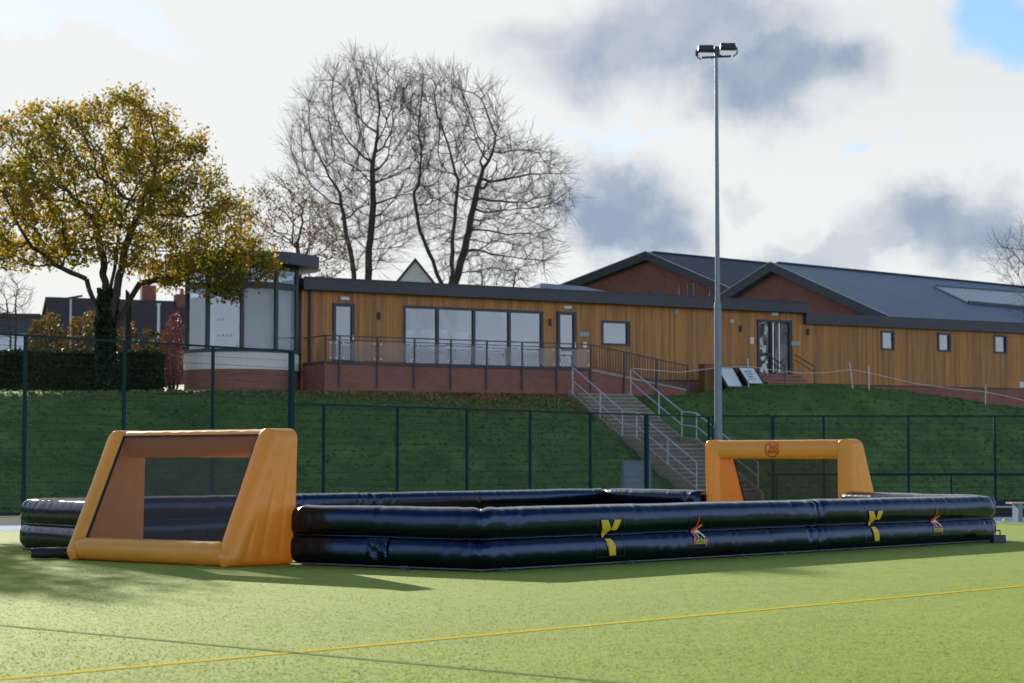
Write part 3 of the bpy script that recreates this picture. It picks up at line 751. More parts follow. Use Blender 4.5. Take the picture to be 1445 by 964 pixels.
MB(O).box(dm-.10, DOUBLE[1]+.3, 1.1, 1.2, FLOOR-.018, DOUBLE[3]+.2).build('added_dark_panel', m_dark_int, club)  # dark panel added behind the right leaf to darken its pane
for px in (1088, 1096.5):
    sx = fac(px, 490)[0]; hb = MB(O); hb.tube((sx, -.15, FLOOR+.12), (sx, -.15, DOUBLE[3]-.15), .028, n=8)
    for zz in (FLOOR+.4, FLOOR+1.9): hb.tube((sx, -.15, zz), (sx, -.04, zz), .014, n=6)
    hb.build('pull_handle', m_steel, f)
# white furniture showing through the big glazing
for px0, px1, yt, yb, dep in ((572, 584, 466, 515, .45), (594, 631, 465, 520, .40), (644, 661, 469, 506, .36), (672, 716, 487, 520, .5), (720, 760, 490, 520, .6)):
    s0, _ = fac(px0, yt, -dep); s1, _ = fac(px1, yt, -dep); _, z1 = fac((px0+px1)/2, yt, -dep)
    MB(O).box(s0, s1, dep, dep+.5, FLOOR-.018, z1).build('cabinet', m_white, club)
# lamps, signs, fittings on the wall
for px, py in ((485, 421.5), (799.5, 434), (1091.5, 443.5)):
    s, z = fac(px, py); MB(O).box(s-.19, s+.19, -.13, -.030, z-.07, z+.07).build('bulkhead_light', m_lampw, club, bevel=.015)
for px, py in ((533.5, 446), (775, 455), (1043.5, 464), (1138.5, 468.5)):
    s, z = fac(px, py); lb = MB(O); lb.tube((s, -.10, z-.15), (s, -.10, z+.15), .055, n=10); lb.box(s-.03, s+.03, -.06, -.029, z-.05, z+.05); lb.build('wall_lamp', m_dgrey2, club)
for px, py, w, h, mt in ((823.5, 472, .24, .085, m_sign), (1122.5, 485, .27, .09, m_sign), (954, 440, .09, .09, m_sign), (1060.5, 480.5, .09, .15, m_lampw), (824.5, 487, .09, .13, m_lampw), (1441, 543, .14, .14, m_lampw)):
    s, z = fac(px, py); MB(O).box(s-w, s+w, -.05, -.029, z-h, z+h).build('sign_plate' if mt is m_sign else 'wall_box', mt, club)
s, z = fac(1031, 454); cc = MB(O); cc.tube((s, -.03, z), (s, -.13, z), .09, .09, 12); cc.tube((s, -.13, z), (s, -.20, z-.03), .075, .03, 12); cc.build('security_camera', m_lampw, club)
# roof fittings
for px, h in ((928, .5), (960, .62), (972, .7), (981, .75), (1003, .6)):
    s, z = fac(px, 418, -1.5); MB(O).tube((s, 1.5, ROOFL[1]-.02), (s, 1.5, ROOFL[1]+h), .06, n=8).tube((s, 1.5, ROOFL[1]+h), (s, 1.5, ROOFL[1]+h+.08), .085, n=8).build('vent_pipe', m_dgrey2, club)
# low roof lantern
la, _ = fac(745, 405, -4); lb_, _ = fac(915, 412, -4); _, lz = fac(800, 401.5, -5.5)
lm = MB(O); x0, x1, y0, y1, z0, z1 = la, lb_, 3.2, 8.2, ROOFL[1]+.002, max(lz, ROOFL[1]+.5)
vs = [(x0, y0, z0), (x1, y0, z0), (x1, y1, z0), (x0, y1, z0), (x0+1.6, 5.5, z1), (x1-2.4, 5.9, z1)]
lm.add(vs, [(0, 1, 5, 4), (1, 2, 5), (2, 3, 4, 5), (3, 0, 4)]); lm.build('roof_lantern', m_roofb, club)

# glazed bay (rotunda) at the left end, parts of the clubhouse
bc3 = at(341, 495, 81.0); bs_, bq_ = sq(bc3.x, bc3.y); bcx, bcy = bs_, -bq_
RB = 2.28
ang0 = math.atan2(-1, 0)
def ring(r, n=10, rot=0.0): return [(bcx+r*math.cos(rot+2*math.pi*i/n), bcy+r*math.sin(rot+2*math.pi*i/n)) for i in range(n)]
# rotate so a mullion faces the camera at column 343
camdir = math.atan2(-(CAM.y-bc3.y), -(CAM.x-bc3.x))
tocam = Vector((CAM.x-bc3.x, CAM.y-bc3.y)); RT = math.atan2(tocam.y, tocam.x)-FROT
def poly_prism(r, z0, z1, n=10): 
    mb = MB(O); mb.prism([(x, y, z0) for x, y in ring(r, n, RT)], (0, 0, z1-z0)); return mb
ZS, ZWB = 5.85, 5.12
poly_prism(RB-.05, 2.6, ZWB, 48).build('bay_plinth', m_brick, club)
poly_prism(RB-.02, ZWB+.002, ZS-.06, 48).build('bay_wall', m_white, club)
poly_prism(RB+.08, ZS-.058, ZS, 48).build('bay_sill', m_dgrey, club)
ZT0, ZT1, ZC = 8.26, 8.50, 9.05
bf = MB(O); rg = ring(RB-.05, 10, RT)
for x, y in rg: bf.tube((x, y, ZS), (x, y, ZC+.1), .10, n=6)
for i in range(10):
    a = rg[i]; b = rg[(i+1) % 10]
    for z0, z1 in ((ZS+.002, ZS+.07), (ZT0, ZT1), (ZC-.05, ZC+.1)): bf.bar((*a, (z0+z1)/2), (*b, (z0+z1)/2), .12, z1-z0)
bfo = bf.build('bay_frame', m_dgrey, club)
for i in range(10):
    a = Vector((*rg[i], 0)); b = Vector((*rg[(i+1) % 10], 0)); d = (b-a).normalized(); a = a+d*.09; b = b-d*.09
    for z0, z1, mt in ((ZS+.07, ZT0, m_glassc if i in (0, 1, 2, 3, 4, 5, 6) else m_glass), (ZT1, ZC-.05, m_glass)):
        g = MB(O); n_ = Vector((-d.y, d.x, 0))*.008; g.prism([a+n_+Vector((0, 0, z0)), b+n_+Vector((0, 0, z0)), b+n_+Vector((0, 0, z1)), a+n_+Vector((0, 0, z1))], -n_*2); g.build('pane', mt, bfo)
ri = ring(RB-.28, 10, RT)
for i in (8, 9):     # pale blinds drawn behind the right-hand facets
    pass
for i in (0, 1):
    a = Vector((*ri[i], 0)); b = Vector((*ri[(i+1) % 10], 0)); d = (b-a).normalized(); n_ = Vector((-d.y, d.x, 0))*.01
    g = MB(O); g.prism([a+n_+Vector((0, 0, ZS+.05)), b+n_+Vector((0, 0, ZS+.05)), b+n_+Vector((0, 0, ZT0)), a+n_+Vector((0, 0, ZT0))], -n_*2); g.build('blind', m_blind, club)
a = Vector((*ring(RB-.9, 10, RT)[9], 0)); b = Vector((*ring(RB-.9, 10, RT)[0], 0)); d = (b-a).normalized(); n_ = Vector((-d.y, d.x, 0))*.05; a = a-d*.25; b = b+d*.6
g = MB(O); g.prism([a+n_+Vector((0, 0, 5.46)), b+n_+Vector((0, 0, 5.46)), b+n_+Vector((0, 0, 8.9)), a+n_+Vector((0, 0, 8.9))], -n_*2); g.build('added_dark_screen', m_dark_int, club)  # dark screen added inside the bay so the left-centre facet looks dark
a = Vector((*rg[9], 0)); b = Vector((*rg[0], 0)); d = (b-a).normalized(); n_ = Vector((d.y, -d.x, 0))*.03
for u_, z_ in ((.32, 7.03), (.44, 7.03), (.32, 6.42), (.44, 6.42), (.56, 6.42), (.68, 6.42)):
    p = a.lerp(b, u_)+n_; MB(O).tube((p.x, p.y, z_), (p.x+n_.x*.2, p.y+n_.y*.2, z_), .045, n=10).build('glass_dot', m_lampw, bfo)
# wide flat roof with shallow cap
MB(O).prism([(x, y, ZC+.102) for x, y in ring(3.15, 10, RT)], (0, 0, .46)).build('bay_roof', m_dgrey, club)
mb = MB(O); rr_ = [(x, y, ZC+.565) for x, y in ring(3.05, 10, RT)]; mb.add(rr_+[(bcx, bcy, ZC+.98)], [(i, (i+1) % 10, 10) for i in range(10)]); mb.build('bay_roof_cap', m_dgrey2, club)
MB(O).prism([(x, y, 5.2) for x, y in ring(RB-.12, 10, RT)], (0, 0, .25)).build('bay_floor', m_pale, club)

# ------------------------------------------------------------------ terrace, balustrade, ramp
TQ = 2.0
ter = thing('terrace', 'raised brick terrace with paved deck along the front of the clubhouse', 'terrace', (FA.x, FA.y, ZB), FROT)
ts0, ts1 = -1.75, 10.45
MB(O).box(ts0, ts1, -TQ+.02, -.03, 2.6, FLOOR-.14).build('retaining_wall', m_brick, ter)
MB(O).box(ts0-.04, ts1, -TQ-.03, -.06, FLOOR-.138, FLOOR-.03).build('deck_slab', m_dgrey2, ter)
rampEnd = 15.45
rm = MB(O); rm.prism([(ts1+.002, -TQ+.02, 2.6), (rampEnd, -TQ+.02, 2.6), (rampEnd, -TQ+.02, 4.58), (ts1+.002, -TQ+.02, FLOOR-.14)], (0, 1.4, 0)); rm.build('ramp_wall', m_brick, ter)
rk = MB(O); rk.prism([(ts1+.004, -TQ-.02, FLOOR-.138), (rampEnd, -TQ-.02, 4.582), (rampEnd, -TQ-.02, 4.66), (ts1+.004, -TQ-.02, FLOOR-.05)], (0, 1.45, 0)); rk.build('ramp_deck', m_conc, ter)
bal = thing('glass_balustrade', 'dark metal balustrade with clear glass panels along the terrace edge', 'balustrade', (FA.x, FA.y, ZB), FROT)
RT_ = 6.44
ps = [fac(p, 500, TQ)[0] for p in (478.5, 532, 584, 635.5, 686, 736, 785, 833)]
for s in ps: MB(O).box(s-.035, s+.035, -TQ-.07, -TQ-.034, 4.45, RT_-.02).build('post', m_rail, bal)
s = ps[0]-.55; MB(O).box(s-.03, s+.03, -TQ+.03, -TQ+.09, FLOOR-.03, RT_-.02).build('post', m_rail, bal)
MB(O).bar((ps[0]-.6, -TQ-.05, RT_), (ps[-1]+.03, -TQ-.05, RT_), .07, .045).build('handrail', m_rail, bal)
MB(O).bar((ps[0]-.6, -TQ-.05, RT_-.16), (ps[-1]+.03, -TQ-.05, RT_-.16), .03, .03).build('rail', m_rail, bal)
MB(O).bar((ps[0]-.57, -TQ-.01, RT_-.001), (ps[0]-.57, -.05, RT_-.001), .05, .045).build('handrail', m_rail, bal)
for a, b in zip([ps[0]-.55]+ps, ps):
    if b-a < .1: continue
    g = MB(O).box(a+.09, b-.09, -TQ-.056, -TQ-.044, FLOOR+.02, RT_-.22).build('glass_panel', m_glassp, bal)
    for x in (a+.15, b-.15):
        for z in (FLOOR+.10, RT_-.27): MB(O).box(x-.035, x+.035, -TQ-.075, -TQ-.035, z-.03, z+.03).build('clamp', m_lampw, g)
rrl = thing('ramp_railing', 'dark metal railing with thin balusters sloping down beside the ramp', 'railing', (FA.x, FA.y, ZB), FROT)
rz_ = lambda s: RT_+(5.66-RT_)*(s-ts1)/(rampEnd-ts1)
for px in (880, 925.5, 969.5):
    s = fac(px, 520, TQ)[0]; MB(O).box(s-.035, s+.035, -TQ-.07, -TQ-.024, 4.2, rz_(s)-.02).build('post', m_rail, rrl)
MB(O).bar((ps[-1]+.04, -TQ-.05, rz_(ps[-1]+.04)), (rampEnd, -TQ-.05, rz_(rampEnd)), .06, .045).build('handrail', m_rail, rrl)
MB(O).bar((ps[-1]+.04, -TQ-.05, rz_(ps[-1]+.04)-.92), (rampEnd, -TQ-.05, rz_(rampEnd)-.92), .04, .04).build('rail', m_rail, rrl)
s = ps[-1]+.16
while s < rampEnd-.1:
    MB(O).box(s-.010, s+.010, -TQ-.06, -TQ-.04, rz_(s)-.90, rz_(s)-.02).build('baluster', m_rail, rrl); s += .135
# timber pier beside the ramp foot
s, z = fac(997, 514, 1.2); tp = thing('timber_pier', 'square timber clad pier between the ramp foot and the lamp mast', 'pier', tuple(wp(s, 1.2, 4.4)), FROT)
MB().box(-.26, .26, -.22, .22, -.2, z-4.45).build('pier_body', m_wood, tp); MB().box(-.29, .29, -.25, .25, z-4.448, z-4.40).build('cap', m_wood, tp)

# ------------------------------------------------------------------ outdoor steps down the bank
SL, SR = 9.0, 11.97
st_ = thing('outdoor_steps', 'long flight of worn concrete steps going down the grass bank', 'steps', tuple(wp(10.5, 11.6, 0)), FROT)
so_ = wp(10.5, 11.6, 0); 
def sloc(s, q, z): return (s-10.5, -(q-11.6), z)
def zst(q):      # stair line
    return float(np.interp(q, [1.2, 2.8, 6.45, 7.55, 11.6], [4.36, 4.33, 2.46, 2.36, .34]))
qs = [2.8+(6.45-2.8)*i/12 for i in range(13)]; 
for i in range(12):
    q0, q1 = qs[i], qs[i+1]; z = zst(q0)-.0; a = sloc(SL+.14, q1+.02, 0); b = sloc(SR-.14, q0, 0)
    tr_ = MB().box(a[0], b[0], a[1], b[1], z-.60, z-.02).build('tread', m_step, st_); MB().box(a[0]+.004, b[0]-.004, a[1]-.03, a[1]+.10, z-.018, z+.022).build('nosing', m_nose, tr_)
a = sloc(SL+.14, 7.55, 0); b = sloc(SR-.14, 6.47, 0); MB().box(a[0], b[0], a[1], b[1], 1.7, 2.36).build('landing', m_step, st_)
a = sloc(SL+.14, 2.8, 0); b = sloc(SR-.14, 2.02, 0); MB().box(a[0], b[0], a[1], b[1], 3.7, 4.36).build('landing', m_step, st_)
qs = [7.55+(11.6-7.55)*i/13 for i in range(14)]
for i in range(13):
    q0, q1 = qs[i], qs[i+1]; z = zst(q1)+.0; a = sloc(SL+.14, q1, 0); b = sloc(SR-.14, q0+.001, 0)
    tr_ = MB().box(a[0], b[0], a[1], b[1], z-.6, z).build('tread', m_step, st_); MB().box(a[0]+.004, b[0]-.004, a[1]-.03, a[1]+.10, z+.002, z+.042).build('nosing', m_nose, tr_)
for s in (SL, SR-.13):
    pr = [(2.6, 4.48), (6.45, 2.58), (7.55, 2.48), (11.75, .40), (11.75, -.3), (7.4, 1.6), (6.4, 1.6), (2.6, 3.6)]
    MB().prism([sloc(s, q, z) for q, z in pr], (.13, 0, 0)).build('edging', m_stepk, st_)
def stair_rail(s, label):
    t = thing('stair_handrail', label, 'handrail', tuple(wp(s, 11.6, 0)), FROT, 'galvanised handrails of the outdoor steps')
    L_ = lambda q, z: (0, -(q-11.6), z)
    key = [2.85, 6.5, 7.5, 11.45]
    for hh, nm in ((1.12, 'top_rail'), (.58, 'mid_rail')):
        MB().path([L_(q, zst(q)+hh) for q in key], .028, 8).build(nm, m_galv, t)
    for q in (2.85, 4.9, 6.5, 7.5, 9.6, 11.45): MB().tube(L_(q, zst(q)-.1), L_(q, zst(q)+1.12), .026, n=8).build('post', m_galv, t)
stair_rail(SL+.05, 'left galvanised handrail of the steps down the bank, nearest the grey cabinet')
stair_rail(SR-.05, 'right galvanised handrail of the steps, passing behind the lamp mast')

# entrance steps with little handrails
es = thing('entrance_steps', 'three low brick steps below the double entrance door', 'steps', tuple(wp((DOUBLE[0]+DOUBLE[1])/2, .6, 4.8)), FROT)
for i in range(3):
    z1 = FLOOR-.03-i*.17; MB((0, 0, -4.8)).box(-1.25, 1.25-.0, -.45-.32*i+.6, .55-(.0), z1-.168, z1).build('step', m_brick, es)
    MB((0, 0, -4.8)).box(-1.26, 1.26, -.47-.32*i+.6, -.15-.32*i+.58, z1+.001, z1+.03).build('step_edge', m_stepk, es)
for px, lab in ((1076, 'short dark handrail left of the entrance steps'), (1118, 'short dark handrail right of the entrance steps')):
    s, _ = fac(px, 500); r = thing('entrance_handrail', lab, 'handrail', tuple(wp(s, .3, 4.8)), FROT, 'handrails of the entrance steps')
    K = MB((0, 0, -4.8)); K.path([(0, .1, FLOOR+.95), (.08, -1.2, FLOOR+.35), (.08, -1.2, 4.8)], .025, 8); K.build('rail', m_rail, r)
    K = MB((0, 0, -4.8)); K.path([(0, .1, FLOOR+.70), (.08, -1.2, FLOOR+.10)], .02, 8); K.build('rail', m_rail, r)

# ------------------------------------------------------------------ sports halls behind
H = Vector((.745, .667, 0)).normalized(); G = Vector((H.y, -H.x, 0))
def hall(apex, wl, zl, wr, zr, length, label, over=.55, rmat=m_roofb, thick=.42):
    HR = math.atan2(H.y, H.x)
    t = thing('sports_hall', label, 'building', (apex.x, apex.y, ZB), HR)
    # local: x along ridge H, y: left = -G direction (H rotated +90) ; G = -y
    za = apex.z-ZB; zl -= ZB; zr -= ZB
    def slope(sgn, w, ze, e0, e1):
        mb = MB(); y1 = sgn*w
        mb.prism([(e0, 0, za), (e1, 0, za), (e1, y1, ze), (e0, y1, ze)], (0, 0, -thick)); return mb
    slope(1, wl, zl, .06, length).build('roof', rmat, t); slope(-1, wr, zr, .06, length).build('roof', rmat, t)
    for sgn, w, ze in ((1, wl, zl), (-1, wr, zr)):
        mb = MB(); mb.prism([(0, 0, za+.03), (0, sgn*w, ze+.03), (0, sgn*w, ze-thick-.05), (0, 0, za-thick-.05)], (.055, 0, 0)); mb.build('verge_board', m_dgrey, t)
        mb = MB(); mb.prism([(.0, 0, za+.035), (.0, sgn*w, ze+.035), (.0, sgn*w, ze+.005), (.0, 0, za+.005)], (-.03, 0, 0)); mb.build('verge_trim', m_galv, t)
    gw = MB(); gw.prism([(over, wl-.3, -1.5), (over, wl-.3, zl-thick+.12), (over, 0, za-thick-.02), (over, -wr+.3, zr-thick+.12), (over, -wr+.3, -1.5)], (.3, 0, 0)); gw.build('gable_wall', m_brick2, t)
    sw = MB(); sw.box(over+.31, length-.2, -wr+.3, -wr+.6, -1.5, zr-thick+.1); sw.box(over+.31, length-.2, wl-.6, wl-.3, -1.5, zl-thick+.1); sw.build('side_wall', m_brick2, t)
    MB().box(over, length, -.12, .12, za+.002, za+.06).build('ridge_cap', m_dgrey, t)
    return t
ap2 = at(1087, 370, 107.0)
# right eave where the verge meets the fascia
def along(ap, px, py, sgn):
    k = (px-722.5)/FPX; gx, gy = G.x*sgn, G.y*sgn; d = ray(px, py); k = d.x/d.y
    w = (k*ap.y-ap.x)/(gx-k*gy); Y = ap.y+gy*w; return w, at(px, py, Y).z
wr, zr = along(ap2, 1256, 447, 1)
ex = 1.12; zr2 = ap2.z-(ap2.z-zr)*ex
h2 = hall(ap2, wr*ex, zr2, wr*ex, zr2, 60, 'brick gabled sports hall with blue-grey roof behind the right wing', .6)
# roof light on the right slope
pr = (ap2.z-zr)/wr
rl = MB(); rib = MB()
def rpt(px, py, up=.05):
    # intersect ray with right roof plane
    n = Vector((0, 0, 1))+G*pr; n.normalize(); d = ray(px, py); tt = (ap2-CAM).dot(n)/d.dot(n); p = CAM+d*tt
    v = p-Vector((ap2.x, ap2.y, ZB)); return Vector((v.dot(H), -v.dot(G), v.z+up))
a, b, c, d_ = rpt(1320, 406), rpt(1470, 417), rpt(1500, 440), rpt(1366, 428)
mbq = MB(); mbq.prism([a, b, c, d_], (0, 0, -.045)); rlo = mbq.build('roof_light', m_board, h2)
for i in range(26):
    t0 = a.lerp(b, i/26); t1 = d_.lerp(c, i/26); MB().bar(t0+Vector((0, 0, .02)), t1+Vector((0, 0, .02)), .16, .07).build('rib', m_galv, rlo)
MB().bar(a, b, .2, .16).build('kerb', m_dgrey2, rlo); MB().bar(d_, c, .2, .16).build('kerb', m_dgrey2, rlo)
ap1 = at(911, 355, 118.0)
w1r, z1r = along(ap1, 1008, 397, 1); w1l, z1l = along(ap1, 792, 401.5, -1)
h1 = hall(ap1, w1l*1.1, ap1.z-(ap1.z-z1l)*1.1, w1r*1.3, ap1.z-(ap1.z-z1r)*1.3, 40, 'brick gabled hall with dark roof farther back, left of the lamp mast', .6, m_roofd)
# white gable house
ap = at(586, 364, 122.0); wh = thing('gable_house', 'steep white rendered gable showing above the flat roof between bare trees', 'building', (ap.x, ap.y, ZB), rad(2.7))
za = ap.z-ZB
MB().prism([(-3.2, 0, za-4.0), (0, 0, za-.1), (3.2, 0, za-4.0), (3.2, 0, -.5), (-3.2, 0, -.5)], (0, .3, 0)).build('gable_wall', m_white, wh)
for sg in (1, -1): MB().prism([(0, -.15, za), (sg*3.5, -.15, za-4.34), (sg*3.5, -.15, za-4.55), (0, -.15, za-.2)], (0, 9, 0)).build('roof', m_slate, wh)

# ------------------------------------------------------------------ houses far left
def house(apx, apy, Y, halfw, drop, length, ang, label, walls=m_brick2, chim=()):
    ap = at(apx, apy, Y); t = thing('brick_house', label, 'building', (ap.x, ap.y, 3.5), ang); za = ap.z-3.5
    MB().prism([(-halfw, 0, za-drop), (0, 0, za-.1), (halfw, 0, za-drop), (halfw, 0, -1), (-halfw, 0, -1)], (0, .4, 0)).build('gable_wall', walls, t)
    for sg in (1, -1): MB().prism([(0, -.2, za), (sg*(halfw+.25), -.2, za-drop-.2), (sg*(halfw+.25), -.2, za-drop-.4), (0, -.2, za-.2)], (0, length, 0)).build('roof', m_slate, t)
    MB().box(-halfw+.1, halfw-.1, .42, length-.4, -1, za-drop-.1).build('wall', walls, t)
    for y, h, w in chim:
        c = MB().box(-w, w, y-w, y+w, za-1, za+h).build('chimney', m_brick2, t); MB().tube((0, y, za+h-.02), (0, y, za+h+.45), .16, .13, 8).build('chimney_pot', m_brick, c)
    return t, za
t, za = house(68, 419, 150, 3.6, 3.3, 16, rad(-66), 'brick house with steep gable and dark tiled roof left of the oak tree', chim=((10, .5, .5),))
t, za = house(150, 424, 158, 4.2, 3.3, 15, rad(-72), 'dark roofed brick house with chimneys between oak trunk and glazed bay', chim=((3.2, 1.2, .55), (10.5, .4, .6)))
for yy in (2.5, 6.2, 9.6):
    w = MB().box(-4.16, -4.08, yy-.6, yy+.6, 2.6, 4.0).build('window', m_white, t); MB().box(-4.19, -4.165, yy-.5, yy+.5, 2.7, 3.9).build('pane', m_glass, w)
ap = at(-30, 448, 140); t = thing('flat_roof_building', 'grey flat roofed building at the far left edge behind bare saplings', 'building', (ap.x, ap.y, 3.5), rad(10))
MB().box(-5, 4.0, 0, 6, -.5, ap.z-3.5).build('wall', m_dgrey, t); MB().box(-5.1, 4.1, -.1, 6.1, ap.z-3.498, ap.z-3.2).build('roof', m_slate, t)
w = MB().box(.6, 3.2, -.05, .02, ap.z-6.2, ap.z-4.6).build('window', m_white, t); MB().box(.75, 3.05, -.09, -.052, ap.z-6.05, ap.z-4.75).build('pane', m_glass, w)

# ------------------------------------------------------------------ fences
FP = at(35, 652, 48.0); FV = Vector((.626, .78, 0)).normalized()
def fence_pt(px):
    k = (px-722.5)/FPX; t = (k*FP.y-FP.x)/(FV.x-k*FV.y); return Vector((FP.x+FV.x*t, FP.y+FV.y*t, 0))
_panel = {}
def mesh_panel(a, b, h, par, org, ang):
    Lp = (b-a).length; key = (round(Lp, 1), h)
    if key not in _panel:
        V = []; Q = []
        def bar(p, q, r):
            p = np.array(p); q = np.array(q); i = len(V)
            ax = np.array((0, r, 0)); bx = np.array((r, 0, 0)) if abs(q[2]-p[2]) > .1 else np.array((0, 0, r))
            for e in (p, q):
                for s1, s2 in ((1, 0), (0, 1), (-1, 0), (0, -1)): V.append(e+ax*s1+bx*s2)
            for k in range(4): Q.append((i+k, i+(k+1) % 4, i+4+(k+1) % 4, i+4+k))
        n = int(Lp/.06)
        for i in range(1, n): bar((Lp*i/n, 0, .08), (Lp*i/n, 0, h-.05), .0025)
        m = int(h/.2)
        for i in range(m+1): bar((0, .005, .08+(h-.13)*i/m), (Lp, .005, .08+(h-.13)*i/m), .004)
        me_o = np_mesh('mesh_panel', V, Q, m_green, None); _panel[key] = me_o.data; o = me_o
    else: o = link('mesh_panel', _panel[key])
    o.parent = par; d = a-org; c, s = math.cos(-ang), math.sin(-ang)
    o.location = (d.x*c-d.y*s, d.x*s+d.y*c, 0); o.scale = (1, 1, 1)
def fence(posts, h, label, thickset=(), rail=True):
    org = posts[0]; d = posts[-1]-posts[0]; ang = math.atan2(d.y, d.x)
    t = thing('mesh_fence', label, 'fence', tuple(org), ang)
    for i, p in enumerate(posts):
        x = (p-org).length; r = .06 if i in thickset else .035
        MB().box(x-r, x+r, -r, r, 0, h+.02).build('post', m_green, t, bevel=.004)
        if i+1 < len(posts):
            x2 = (posts[i+1]-org).length
            MB().bar((x, -.045, h), (x2, -.045, h), .04, .05).build('top_rail', m_green, t)
            mesh_panel(p, posts[i+1], h, t, org, ang)
    return t
tall = [fence_pt(p) for p in (-125, 35, 175, 300, 411)]
fence(tall, 4.5, 'tall green mesh fence on the left in front of the oak tree', (4,))
low = [fence_pt(p) for p in (413.5, 457, 561, 659, 748, 833, 912, 1000)]
fence(low, 3.1, 'low green mesh fence in the middle in front of the grass bank', (6,))
yr = low[-1].y
right = [low[-1]+Vector((.12, 0, 0))]+[Vector(((px-722.5)/FPX*yr, yr, 0)) for px in (1090, 1162, 1281, 1403, 1525, 1647)]
fence(right, 3.12, 'right hand green mesh fence running level behind the far goal', (1,))
pr_ = thing('perimeter_rail', 'waist high green handrail in front of the right hand fence', 'rail', (right[0].x+3.2, yr-1.2, 0))
x0 = right[0].x+3.2; pp = [((px-722.5)/FPX*(yr-1.2))-x0 for px in (1095, 1218, 1341, 1462, 1590)]
for x in pp: MB().tube((x, 0, 0), (x, 0, 1.12), .03, n=8).build('post', m_green, pr_)
MB().tube((pp[0]-.3, 0, 1.14), (pp[-1], 0, 1.14), .038, n=8).build('rail', m_green, pr_)

# ------------------------------------------------------------------ floodlight mast
mp = Vector(((1013.5-722.5)/FPX*66.5, 66.5, 0))
mast = thing('floodlight_mast', 'tall slim grey floodlight mast with two lamps behind the far goal', 'lamp mast', tuple(mp))
zt = at(1013.5, 78, 66.5).z
MB().tube((0, 0, 0), (0, 0, zt*.45), .135, .115, 14, False).tube((0, 0, zt*.45), (0, 0, zt), .082, .055, 14).build('pole', m_mast, mast, smooth=False)
MB().tube((0, 0, zt*.45-.1), (0, 0, zt*.45+.05), .122, .10, 14).build('collar', m_mast, mast)
MB().box(-.06, .06, -.15, -.115, 1.2, 1.8).build('access_door', m_mast, mast)
u = 66.5/FPX
X = lambda px: (px-1013.5)*u
Zp = lambda py: at(1013.5, py, 66.5).z
MB().bar((X(992), 0, Zp(81.5)), (X(1035), .1, Zp(78.5)), .07, .06).build('crossarm', m_dgrey, mast)
MB().box(X(1011), X(1017), -.08, .08, Zp(80), Zp(66)).build('bracket', m_dgrey, mast)
for x0, x1, y0, y1 in ((987.5, 1011, 73.5, 64.5), (1019, 1042, 70.5, 61.5)):
    f = MB(); z0, z1 = Zp(y0), Zp(y1); xa, xb = X(x0), X(x1)
    f.add([(xa, -.16, z0+.03), (xb, -.16, z0+.02), (xb, .14, z0), (xa, .14, z0+.01), (xa+.02, -.12, z1), (xb-.05, -.12, z1), (xb-.05, .08, z1-.01), (xa+.02, .08, z1-.01)], [(3, 2, 1, 0), (4, 5, 6, 7), (0, 1, 5, 4), (1, 2, 6, 5), (2, 3, 7, 6), (3, 0, 4, 7)])
    fo = f.build('floodlight', m_dgrey2, mast, bevel=.01)
    MB().quad((xa+.04, -.13, z0+.015), (xb-.04, -.13, z0+.006), (xb-.04, .11, z0-.008), (xa+.04, .11, z0)).build('lens', m_glassp, fo, fix=False)
    MB().path([(xa-.03, 0, z0+.08), (xa-.03, 0, z0-.16), (xa+.12, .02, z0-.24)], .022, 6).path([(xb+.03, 0, z0+.08), (xb+.03, 0, z0-.12), (xb-.10, .02, z0-.22)], .022, 6).build('yoke', m_dgrey, fo)
MB().tube((X(986), 0, Zp(72)), (X(986), 0, Zp(79)), .05, n=8).build('control_box', m_dgrey2, mast)

# ------------------------------------------------------------------ cabinet, sandwich boards, rope line, bench
cx = (897-722.5)/FPX*72.5; cb = thing('cabinet', 'grey metal cabinet beside the steps behind the fence', 'cabinet', (cx, 72.5, 0), rad(6))
hz = at(897, 652, 72.5).z
MB().box(-.50, .50, -.25, .25, 0, 1.55).build('body', m_cab, cb, bevel=.01); MB().box(-.53, .53, -.28, .28, 1.552, 1.60).build('lid', m_cab, cb, bevel=.006)
for x in (-.24, .24): MB().box(x-.225, x+.225, -.262, -.251, .1, 1.48).build('door', m_cab, cb)
def aboard(px0, px1, pyt, pyb, q, label, face, lines=0):
    s0, zt = fac((px0+px1)/2-6, pyt, q); s1, zb = fac((px0+px1)/2+6, pyb, q)
    sc = fac((px0+px1)/2, pyb, q)[0]; p = wp(sc, q, 0); zb = terr(p.x, p.y); h = zt-zb
    t = thing('sandwich_board', label, 'sign board', (p.x, p.y, zb), FROT, 'sandwich boards by the entrance')
    lean = .38; w = .42
    MB().prism([(-w-lean/2-.05, .10, h), (w-lean/2+.05, .10, h), (w+lean/2+.05, -.12, .0), (-w+lean/2-.05, -.12, .0)], (0, .04, 0)).build('frame', m_black, t)
    MB().prism([(-w-lean/2+.03, .084, h-.06), (w-lean/2-.03, .084, h-.06), (w+lean/2-.05, -.132, .12), (-w+lean/2+.03, -.132, .12)], (0, .012, 0)).build('face', face, t)
    MB().prism([(-w-.1, .14, h-.02), (w-.3, .14, h-.02), (w-.2, .45, .0), (-w, .45, .0)], (0, .04, 0)).build('rear_panel', m_black, t)
    for i in range(lines):
        f = .25+.16*i; z = h-.06-(h-.18)*f; y = .084-(.216)*f; c = lean*(f-.5)
        MB().box(c-.22, c+.15-.05*(i % 3), y-.010, y-.003, z-.022, z+.022).build('print_line', m_dgrey if i != 3 else m_sign, t)
aboard(1018, 1043, 517.5, 548, 1.9, 'pale blank sandwich board standing just right of the lamp mast', m_board)
aboard(1048, 1071, 517, 547, 2.1, 'pale sandwich board with printed lines left of the entrance steps', m_board, 4)
